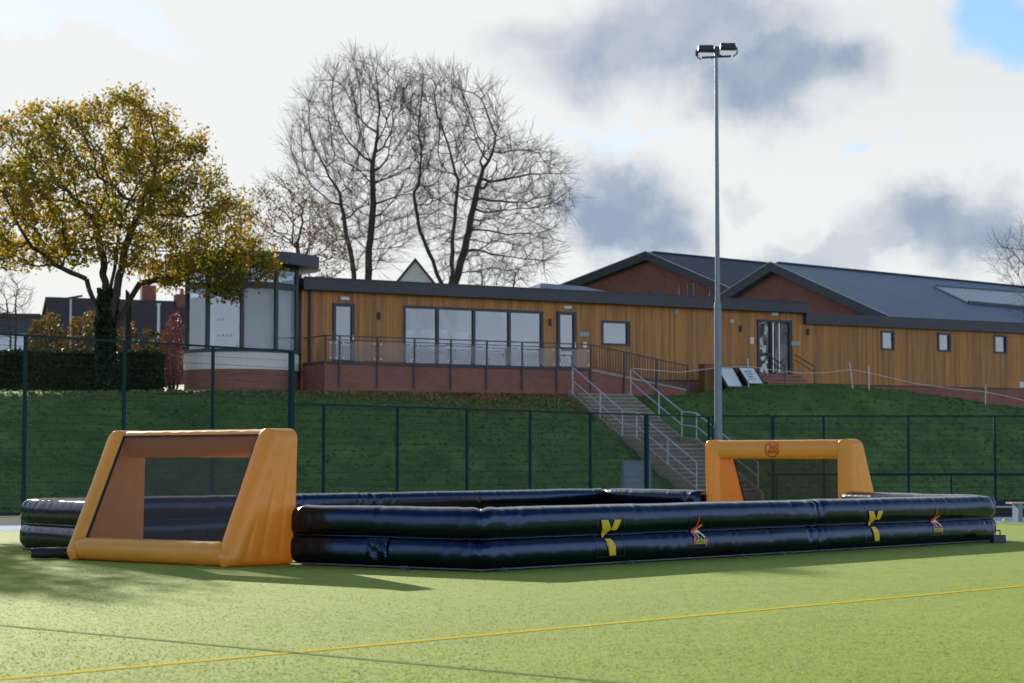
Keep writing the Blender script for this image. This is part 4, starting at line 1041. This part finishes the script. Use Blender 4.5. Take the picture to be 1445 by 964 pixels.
s, zt_ = fac(1045, 519, 1.6); p = wp(s, 1.6, 0); zb = terr(p.x, p.y)
t = thing('timber_sheet', 'brown timber board leaning between the two sandwich boards', 'board', (p.x, p.y, zb), FROT)
MB().prism([(-.30, .1, zt_-zb), (.08, .1, zt_-zb), (.38, -.05, 0), (0, -.05, 0)], (0, .05, 0)).build('board', m_wood, t)
# rope line on white stakes
def stake(px, pt_, pb, q, tilt, label):
    s, zt = fac(px, pt_, q); p = wp(s, q, 0); zb = terr(p.x, p.y)
    t = thing('rope_stake', label, 'stake', (p.x, p.y, zb), FROT, 'white stakes of the rope line')
    MB().tube((0, 0, -.1), (-tilt, 0, zt-zb), .024, n=8).build('stake', m_rope, t); MB().tube((-tilt*.8-.03, 0, (zt-zb)*.82), (-tilt*.8+.03, 0, (zt-zb)*.86), .034, n=6).build('rope_clip', m_rope, t)
    return Vector((p.x, p.y, zb))
stake(1056.5, 506, 550, 2.6, .05, 'white rope stake standing in front of the printed sandwich board')
stake(1203.5, 511, 553, 3.0, .2, 'leaning white rope stake, first to the right of the entrance')
stake(1226, 516, 555, 3.0, 0, 'upright white rope stake just right of the leaning one')
stake(1390, 543, 581, 3.2, -.04, 'white rope stake low on the far right of the lawn')
rope_px = [(893, 520, 2.6), (960, 525.5, 2.6), (1012, 519, 2.6), (1056.5, 517, 2.6), (1090, 522, 2.7), (1130, 526.5, 2.8), (1165, 526, 2.9), (1201, 521.5, 3), (1226, 526, 3), (1290, 541, 3.1), (1340, 548, 3.1), (1390, 553, 3.2), (1420, 559, 3.2), (1480, 574, 3.2)]
rp_ = []
for x, y, q in rope_px:
    s, z = fac(x, y, q); rp_.append(wp(s, q, z))
o0 = rp_[0].copy(); rb = MB(); rb.path([tuple(p-o0) for p in rp_], .013, 6); ro = rb.build('rope', m_rope); ro.location = o0
tag(ro, 'white rope strung between stakes along the lawn below the clubhouse', 'rope')
# bench at right edge
p = gr(1441, 737); bn = thing('wooden_bench', 'low wooden bench with pale top at the right edge beyond the blue strip', 'bench', (p.x+.6, p.y+.4, 0), rad(8))
for i in range(3): MB().box(-.85, 1.2, -.22+.15*i, -.08+.15*i, .47, .51).build('slat', m_woodp, bn)
for x in (-.62, 1.0): MB().box(x-.06, x+.06, -.2, .2, 0, .468).build('leg', m_cab, bn)
# low dark kerb rail beyond the strip on the right
p0 = gr(1380, 730); kb = thing('kick_board', 'dark low kick board behind the blue strip at the right edge', 'board', (p0.x, p0.y+.8, 0), 0)
for i in range(3): MB().box(i*2.6, i*2.6+2.55, -.03, .03, .02, .24).build('board', m_black, kb)
MB().tube((0, -.04, .27), (7.8, -.04, .27), .03, n=6).build('rail', m_galv, kb)

# street light, banner, poles at left
def pole(px, pyt, Y, r, name, label, cat, mat=m_lampw):
    p = at(px, pyt, Y); z0 = terr(p.x, p.y); t = thing(name, label, cat, (p.x, p.y, z0)); MB().tube((0, 0, -.1), (0, 0, p.z-z0), r, r*.7, 8).build('pole', mat, t); return t, p.z-z0
t, h = pole(100, 421, 100, .07, 'street_lamp', 'pale street lamp with flat head rising behind the hedge left of the oak', 'street lamp', m_galv)
MB().bar((-.15, 0, h), (.55, 0, h+.12), .3, .07).build('lamp_head', m_dgrey2, t)
t, h = pole(224, 430, 98, .09, 'white_post', 'plain white post beside the red bush left of the glazed bay', 'post')
MB().tube((0, 0, h), (0, 0, h+.06), .10, n=8).build('cap', m_lampw, t)
t, h = pole(437, 290, 112, .06, 'flagpole', 'thin white flagpole rising behind the glazed bay roof', 'flagpole')
MB().tube((0, 0, h), (0, 0, h+.15), .09, .02, 8).build('finial', m_lampw, t)
t, h = pole(178, 409, 82, .035, 'feather_flag', 'tall narrow dark feather flag behind the hedge right of the oak trunk', 'flag', m_dgrey)
fm = MB(); ns = 14
prof_f = [(0, 0), (.10, .10), (.17, .35), (.20, .8), (.21, 1.2), (.16, 1.28), (.20, 1.4), (.22, 1.9), (.2, 2.6)]
fm.prism([(.02, 0, h-d) for w, d in prof_f]+[(.02+w, .02*math.sin(d*3), h-d) for w, d in reversed(prof_f)], (0, .02, 0)); fm.build('banner', m_black, t)

# ------------------------------------------------------------------ trees
def inpoly(P, x, y):
    n = len(P); r = np.zeros(len(x), bool); j = n-1
    for i in range(n):
        xi, yi = P[i]; xj, yj = P[j]
        c = ((yi > y) != (yj > y)) & (x < (xj-xi)*(y-yi)/(yj-yi+1e-9)+xi); r ^= c; j = i
    return r
def poly_dist(P, x, y):
    d = np.full(len(x), 1e9)
    for i in range(len(P)):
        a = np.array(P[i], float); b = np.array(P[(i+1) % len(P)], float); ab = b-a
        t = np.clip(((x-a[0])*ab[0]+(y-a[1])*ab[1])/(ab@ab+1e-9), 0, 1)
        d = np.minimum(d, np.hypot(x-a[0]-t*ab[0], y-a[1]-t*ab[1]))
    return d
def attract(P, Y, n, depth, shell=.0):
    xs = [p[0] for p in P]; ys = [p[1] for p in P]; out = []
    k = Y/FPX; maxd = None
    x = rng.uniform(min(xs), max(xs), n*4); y = rng.uniform(min(ys), max(ys), n*4)
    m = inpoly(P, x, y); x, y = x[m], y[m]; d = poly_dist(P, x, y)
    hd = depth*np.sqrt(np.clip(1-(1-np.minimum(d/d.max(), 1))**2, 0, 1))
    yy = rng.uniform(-1, 1, len(x))*hd
    keep = rng.uniform(0, 1, len(x)) < (1-shell*(d/d.max()))
    x, y, yy = x[keep][:n], y[keep][:n], yy[keep][:n]
    pts = np.array([tuple(at(a, b, Y)) for a, b in zip(x, y)]); 
    pts[:, 1] += yy; pts[:, 0] *= 1; return pts
def colonise(att, seeds, D, di, dk, iters, wob=.25, up=.05):
    """seeds: list of (pos, parent)"""
    pos = [np.array(p, float) for p, _ in seeds]; par = [q for _, q in seeds]
    P = np.array(pos); near = np.zeros(len(att), int); nd = np.full(len(att), 1e9)
    def upd(i0):
        nonlocal near, nd
        for i in range(i0, len(pos)):
            d = np.linalg.norm(att-pos[i], axis=1); m = d < nd; nd[m] = d[m]; near[m] = i
    upd(0); grown = {}
    for it in range(iters):
        act = nd < di
        if not act.any(): break
        vec = att[act]-np.array([pos[i] for i in near[act]]); vec /= np.linalg.norm(vec, axis=1)[:, None]+1e-9
        ids = near[act]; order = np.argsort(ids); ids = ids[order]; vec = vec[order]
        u, st_i = np.unique(ids, return_index=True); sums = np.add.reduceat(vec, st_i, axis=0)
        i0 = len(pos)
        for n_, v in zip(u, sums):
            v = v/ (np.linalg.norm(v)+1e-9)+rng.normal(0, wob, 3)+np.array((0, 0, up)); v /= np.linalg.norm(v)
            q = pos[n_]+v*D; g = grown.setdefault(n_, [])
            if len(g) >= 3 or any(np.linalg.norm(q-pos[c]) < D*.3 for c in g): 
                if len(g) >= 3: continue
                q = pos[n_]+(v+rng.normal(0, .5, 3))*D*.8
            g.append(len(pos)); pos.append(q); par.append(int(n_))
        if len(pos) == i0: break
        upd(i0); k = nd > dk; att = att[k]; nd = nd[k]; near = near[k]
        if len(att) == 0: break
    return np.array(pos), np.array(par)
def radii(par, r0, ex):
    n = len(par); r = np.zeros(n); acc = np.zeros(n)
    for i in range(n-1, -1, -1):
        r[i] = max(acc[i], r0**ex)**(1/ex) if acc[i] > 0 else r0
        if par[i] >= 0: acc[par[i]] += r[i]**ex
    return r
def tubes(name, A, B, RA, RB_, mat, parent, n):
    d = B-A; d /= np.linalg.norm(d, axis=1)[:, None]+1e-9
    ref = np.tile(np.array([.31, .95, .05]), (len(A), 1)); a = np.cross(d, ref); a /= np.linalg.norm(a, axis=1)[:, None]+1e-9; b = np.cross(d, a)
    V = np.zeros((len(A), 2, n, 3))
    for i in range(n):
        t = 2*math.pi*i/n; o = a*math.cos(t)+b*math.sin(t)
        V[:, 0, i] = A+o*RA[:, None]; V[:, 1, i] = B+o*RB_[:, None]
    base = (np.arange(len(A))*2*n)[:, None]; Q = []
    for i in range(n): Q.append(np.stack([base[:, 0]+i, base[:, 0]+(i+1) % n, base[:, 0]+n+(i+1) % n, base[:, 0]+n+i], -1))
    return V.reshape(-1, 3), np.concatenate(Q)
def tube_obj(name, sel, pos, par, r, mat, parent, n, smooth=True):
    A = pos[par[sel]]; B = pos[sel]; V, Q = tubes(name, A, B, np.minimum(r[par[sel]], r[sel]*1.6), r[sel], mat, parent, n)
    return np_mesh(name, V, Q, mat, parent, smooth)
def twigs(pos, par, r, per, ln, seed_dir=.9, only=.05):
    """short forked twigs on thin nodes"""
    sel = np.where(r < only)[0]; A = np.repeat(pos[sel], per, axis=0); dirs = pos[sel]-pos[np.maximum(par[sel], 0)]; dirs /= np.linalg.norm(dirs, axis=1)[:, None]+1e-9
    d = np.repeat(dirs, per, axis=0)+rng.normal(0, seed_dir*.5, (len(A), 3))+np.array((0, 0, .25)); d /= np.linalg.norm(d, axis=1)[:, None]
    B = A+d*rng.uniform(.5, 1.2, (len(A), 1))*ln
    d2 = d+rng.normal(0, .4, d.shape); d2 /= np.linalg.norm(d2, axis=1)[:, None]; C_ = A+(B-A)*.5+d2*ln*.55*rng.uniform(.5, 1, (len(A), 1))
    return np.concatenate([A, A+(B-A)*.5]), np.concatenate([B, C_])
def leaves(name, C, size, mat, parent, asp=.62, flat=.0):
    n = len(C); d = rng.normal(0, 1, (n, 3)); d /= np.linalg.norm(d, axis=1)[:, None]
    e = rng.normal(0, 1, (n, 3)); e[:, 2] *= (1-flat); e -= (e*d).sum(1)[:, None]*d; e /= np.linalg.norm(e, axis=1)[:, None]+1e-9
    s = (size*rng.uniform(.6, 1.3, n))[:, None]
    V = np.stack([C-d*s*.5, C+e*s*asp*.5-d*s*.05, C+d*s*.5, C-e*s*asp*.5-d*s*.05], 1).reshape(-1, 3)
    Q = np.arange(n*4).reshape(n, 4); return np_mesh(name, V, Q, mat, parent)
def tree(name, label, cat, poly, Y, base_px, stems, natt, depth, D, di, dk, r0, ex, mat,  twig=None, leaf=None, group=None, ivy=False, z0=None, shell=.3, iters=140, wob=.25, up=.05):
    bp = at(base_px, 500, Y); zb = terr(bp.x, bp.y) if z0 is None else z0
    org = np.array((bp.x, bp.y, zb)); t = thing(name, label, cat, tuple(org), 0, group)
    seeds = [(org+np.array((0, 0, -.3)), -1)]
    for k, stem in enumerate(stems):
        par = 0; last = seeds[0][0]
        if stem and isinstance(stem[0], int): par = stem[0]; last = seeds[par][0]; stem = stem[1:]
        for (px, py, dy) in stem:
            p = np.array(at(px, py, Y))+np.array((0, dy, 0)); nseg = max(1, int(np.linalg.norm(p-last)/D))
            for i in range(nseg):
                q = last+(p-last)*(i+1)/nseg+(rng.normal(0, D*.06, 3) if i+1 < nseg else 0); seeds.append((q, par)); par = len(seeds)-1
            last = p
    att = attract(poly, Y, natt, depth, shell)
    pos, par = colonise(att, seeds, D, di, dk, iters, wob, up)
    r = radii(par, r0, ex); pos = pos-org
    rt = r.max()
    sel = np.arange(len(pos)); ok = par >= 0
    trunk = np.where(ok & (r > rt*.42))[0]; limbs = np.where(ok & (r <= rt*.42) & (r > r0*2.6))[0]; fine = np.where(ok & (r <= r0*2.6))[0]
    if len(trunk): tube_obj('trunk', trunk, pos, par, r, mat, t, 10)
    if len(limbs): stuff(tube_obj('branches', limbs, pos, par, r, mat, t, 5))
    Vs, Qs = [], []
    if len(fine):
        V, Q = tubes('', pos[par[fine]], pos[fine], r[par[fine]].clip(max=r0*2.4), r[fine], None, None, 3); Vs.append(V); Qs.append(Q)
    if twig:
        A, B = twigs(pos, par, r, twig[0], twig[1], only=r0*2.2); V, Q = tubes('', A, B, np.full(len(A), r0*.42), np.full(len(A), r0*.22), None, None, 3); Qs.append(Q+sum(len(v) for v in Vs)); Vs.append(V)
    if Vs: stuff(np_mesh('twigs', np.concatenate(Vs), np.concatenate(Qs), mat, t))
    if leaf:
        lm, per, size, spread, lim = leaf
        s2 = np.where(r < r0*lim)[0]; s2 = s2[s2 > len(seeds)] if len(s2) else s2
        # clumped density: some twigs bare, some crowded
        dens = np.array([mnoise.noise((p[0]*.75, p[1]*.75, p[2]*.75+Y)) for p in pos[s2]]); cnt = np.clip(np.round(per*(1+2.3*dens)+rng.normal(0, .6, len(s2))), 0, None).astype(int)
        C_ = np.repeat(pos[s2], cnt, axis=0); C_ = C_+rng.normal(0, spread, C_.shape); stuff(leaves('crown', C_, size, lm, t))
    if ivy:
        zt_ = ivy; n = 4200; z = rng.uniform(0, 1, n)**1.1*zt_; th = rng.uniform(0, 2*math.pi, n); rr = rt*1.0+.03+rng.uniform(0, .12, n)*(1+.6*np.sin(th*3+z*2))
        stuff(leaves('ivy', np.stack([rr*np.cos(th), rr*np.sin(th), z], -1), .15, m_lvivy, t, .8))
    return t
OAK = [(-30, 250), (0, 195), (12, 165), (40, 150), (60, 138), (95, 148), (130, 148), (165, 132), (200, 126), (215, 142), (235, 158), (252, 160), (262, 195), (285, 180), (292, 215), (310, 230), (330, 265), (348, 288), (362, 305), (355, 330), (368, 350), (398, 368), (402, 385), (376, 397), (352, 402), (334, 416), (300, 426), (280, 416), (258, 402), (225, 412), (190, 395), (160, 372), (120, 370), (60, 378), (30, 384), (0, 380), (-30, 385)]
tree('oak_tree', 'broad oak tree with golden brown autumn leaves and ivy clad trunk behind the hedge', 'tree', OAK, 76.5, 150,
     [[(151, 470, 0), (152, 425, 0), (160, 380, .2), (165, 330, .3)], [6, (125, 395, -.4), (80, 375, -.6)], [6, (195, 398, .4), (260, 385, .6)], [6, (140, 360, .8), (120, 300, 1.4)], [7, (190, 330, -.8), (215, 280, -1.4)]],
     2600, 4.2, .33, 2.6, .42, .013, 2.15, m_bark, (2, .45), (m_lvoak, 18, .16, .18, 2.6), ivy=3.9, shell=.35)
T1 = [(500, 392), (452, 350), (425, 300), (410, 250), (404, 215), (408, 170), (425, 140), (445, 112), (475, 93), (510, 82), (545, 90), (578, 108), (600, 150), (612, 220), (605, 300), (580, 350), (540, 390)]
tree('bare_tree', 'tall bare tree with two upright stems and rounded crown behind the glazed bay', 'tree', T1, 122, 508,
     [[(508, 430, 0), (500, 405, 0), (497, 370, 0), (486, 320, .5), (478, 270, .8)], [1, (519, 400, 0), (523, 340, -.3), (528, 290, -.5), (527, 230, -.5)]],
     1800, 4.5, .60, 4.2, .80, .018, 1.92, m_barkd, (7, 1.5), None, 'bare trees behind the clubhouse', shell=.2, wob=.10, up=.30)
T2 = [(628, 400), (600, 350), (586, 300), (580, 250), (570, 190), (560, 130), (585, 100), (620, 96), (650, 108), (690, 122), (706, 150), (722, 185), (750, 195), (772, 215), (800, 238), (806, 285), (798, 312), (775, 325), (788, 368), (770, 392), (735, 380), (715, 402), (690, 380), (660, 388)]
tree('bare_tree', 'widest bare tree with drooping right branches behind the white gable', 'tree', T2, 120, 632,
     [[(632, 432, 0), (624, 402, 0), (611, 368, 0), (592, 325, .4), (583, 270, .6)], [1, (642, 400, 0), (656, 355, -.3), (664, 310, -.4), (682, 240, -.6)], [4, (640, 330, -1), (648, 260, -1.5)]],
     2000, 5.0, .60, 4.2, .80, .018, 1.92, m_barkd, (7, 1.5), None, 'bare trees behind the clubhouse', shell=.2, wob=.11, up=.12)
AT = [(330, 340), (345, 290), (368, 250), (395, 243), (432, 262), (462, 285), (485, 330), (500, 370), (470, 392), (430, 394), (370, 388), (340, 370)]
tree('autumn_tree', 'small thinning tree with sparse brown leaves just behind the glazed bay', 'tree', AT, 108, 425,
     [[(425, 420, 0), (422, 385, 0), (420, 350, 0)]], 1300, 3.0, .36, 2.6, .5, .014, 2.2, m_barkd, (3, .7), (m_lvbrown, 2.2, .17, .22, 2.2), shell=.2)
RT1 = [(1396, 366), (1402, 345), (1420, 330), (1440, 312), (1480, 290), (1540, 285), (1600, 330), (1610, 430), (1530, 470), (1470, 452), (1442, 448), (1420, 405)]
tree('bare_tree', 'bare tree reaching in from the right edge in front of the sports hall roof', 'tree', RT1, 88, 1512,
     [[(1512, 540, 0), (1508, 470, 0), (1500, 420, 0)], [2, (1470, 400, .2)]], 900, 2.6, .42, 3.0, .6, .011, 2.2, m_barkd, (5, 1.0), None, shell=.3)
SP = [(-30, 420), (-10, 392), (8, 386), (25, 388), (36, 398), (48, 412), (44, 450), (20, 475), (-20, 478)]
tree('bare_sapling', 'thin bare sapling at the far left edge behind the hedge', 'tree', SP, 100, 22, [[(22, 470, 0), (22, 430, 0)], [(10, 465, .5), (6, 430, .5)]], 500, 1.2, .26, 1.8, .34, .011, 2.2, m_barkd, (3, .5), None, z0=4.0, shell=.2)
# tree outside the frame to the left whose shade falls on the near turf
OTS = 75
OT = [(-390, 400), (-395, 300), (-350, 210), (-290, 170), (-225, 160), (-160, 190), (-110, 260), (-95, 350), (-140, 410), (-240, 440), (-330, 430)]
tree('oak_tree', 'autumn oak standing outside the left edge, casting dappled shade on the near turf', 'tree', [(a_+OTS, b_) for a_, b_ in OT], 58, -235+OTS, [[(-235+OTS, 560, 0), (-235+OTS, 460, 0), (-232+OTS, 380, 0)]],
     900, 2.6, .4, 2.8, .5, .016, 2.15, m_bark, None, (m_lvoak, 20, .2, .24, 2.6), z0=0, shell=.3)
# bushes
def bush(poly, Y, n, depth, mat, size, name, label, cat='bush', group=None, stems=6):
    P = attract(poly, Y, int(n*1.7), depth); P = P[np.array([mnoise.noise((p[0]*1.3, p[1]*1.3, p[2]*1.3)) for p in P]) > -.12]; cx = P[:, 0].mean(); cy = P[:, 1].mean(); zb = terr(cx, cy); org = np.array((cx, cy, zb))
    t = thing(name, label, cat, tuple(org), 0, group); stuff(leaves('foliage', P-org, size, mat, t))
    m = MB(); sel = P[rng.choice(len(P), stems*4)]-org
    for q in sel: m.tube((q[0]*.2, q[1]*.2, 0), tuple(q), .03, .008, 4)
    m.build('stems', m_barkd, t); return t
bush([(228, 470), (240, 445), (252, 440), (260, 460), (262, 520), (256, 548), (236, 548), (226, 520)], 84, 750, 1.0, m_lvred, .12, 'red_bush', 'bush with red autumn leaves between the hedge end and glazed bay')
bush([(195, 480), (205, 462), (225, 470), (236, 490), (240, 545), (200, 545)], 86, 1400, .9, m_lvmix, .13, 'bush', 'olive bush behind the hedge end beside the red bush')
bush([(90, 470), (105, 446), (130, 438), (160, 442), (190, 455), (200, 500), (90, 505)], 88, 2300, 1.0, m_lvmix, .14, 'bush', 'yellowing bush behind the hedge around the oak trunk')
bush([(36, 480), (48, 450), (75, 440), (95, 452), (100, 505), (36, 505)], 90, 1300, .9, m_lvmix, .14, 'bush', 'brown bush behind the hedge in front of the brick gable')
tree('bare_bush', 'dark twiggy bare bush showing above the flat roof below the widest bare tree', 'bush', [(655, 404), (662, 382), (690, 372), (725, 374), (748, 386), (752, 404)], 112, 702,
     [[(702, 430, 0), (700, 408, 0)], [1, (680, 400, .3)], [1, (725, 402, -.3)]], 420, 1.2, .3, 2.2, .4, .013, 2.1, m_barkd, (4, .7), None, shell=.1)
# clipped hedge
HY = 78.5
hl = at(-60, 555, HY); hr = at(223, 555, HY); zh0 = 4.0; zh1 = at(100, 497, HY).z
hd = thing('hedge', 'clipped dark green hedge behind the oak trunk on the left', 'hedge', (hl.x, hl.y, zh0), 0)
LX = hr.x-hl.x; HH = zh1-zh0
MB().box(.1, LX-.12, .1, 1.1, -.3, HH-.12).build('hedge_core', m_lvhedge, hd)
n = 15000; P = np.stack([rng.uniform(0, LX, n), rng.uniform(0, 1.2, n), rng.uniform(0, HH, n)], -1)
w = rng.uniform(0, 1, n); P[w < .55, 1] = rng.normal(.02, .06, (w < .55).sum()); P[(w >= .55) & (w < .85), 2] = HH+rng.normal(0, .06, ((w >= .55) & (w < .85)).sum()); P[w > .93, 0] = LX+rng.normal(0, .05, (w > .93).sum())
stuff(leaves('foliage', P, .11, m_lvhedge, hd, .7))
# grass tufts breaking up the bank
m_tuft = leafmat('grass_tufts', [(.075, .165, .04), (.115, .22, .05), (.17, .26, .06)], .35)
def tufts():
    n = 15000; sA = rng.uniform(-22, 46, n); qA = rng.uniform(1.2, 13.2, n)
    X = FA.x+FD.x*sA+FN.x*qA; Y = FA.y+FD.y*sA+FN.y*qA
    keep = ~((sA > 8.6) & (sA < 12.4) & (qA > 1.8)) & ~((sA > -1.8) & (sA < 15.6) & (qA < 2.1)) & ~((abs(X-PATHC.x) < 2.6) & (abs(Y-PATHC.y) < 2.2))
    X, Y = X[keep], Y[keep]; Z = np.array([terr(a, b) for a, b in zip(X, Y)]); m = Z > -.02; C0 = np.stack([X, Y, Z], -1)[m]; n = len(C0)
    th = rng.uniform(0, 2*math.pi, n); w = rng.uniform(.04, .11, n); h = rng.uniform(.03, .085, n); dx = np.stack([np.cos(th)*w, np.sin(th)*w, 0*th], -1); up_ = np.stack([rng.normal(0, .05, n), rng.normal(0, .05, n), h], -1)
    V = np.stack([C0-dx-[0, 0, .03], C0+dx-[0, 0, .03], C0+dx*.5+up_, C0-dx*.6+up_*.8], 1).reshape(-1, 3)
    o = np_mesh('grass_tufts', V, np.arange(n*4).reshape(n, 4), m_tuft); stuff(o)
tufts()
# fallen leaves on the upper bank
C_ = []
while len(C_) < 5200:
    s = random.gauss(4.5, 4.2) if random.random() < .8 else random.uniform(-14, 12); q = 2.3+abs(random.gauss(0, 1.25 if random.random() < .8 else 4))
    if q > 12: continue
    p = wp(s, q, 0); C_.append((p.x, p.y, terr(p.x, p.y)+.03))
lf = leaves('fallen_leaves', np.array(C_), .11, m_lvfall, None, .7); stuff(lf)
print('objects', len(bpy.data.objects))
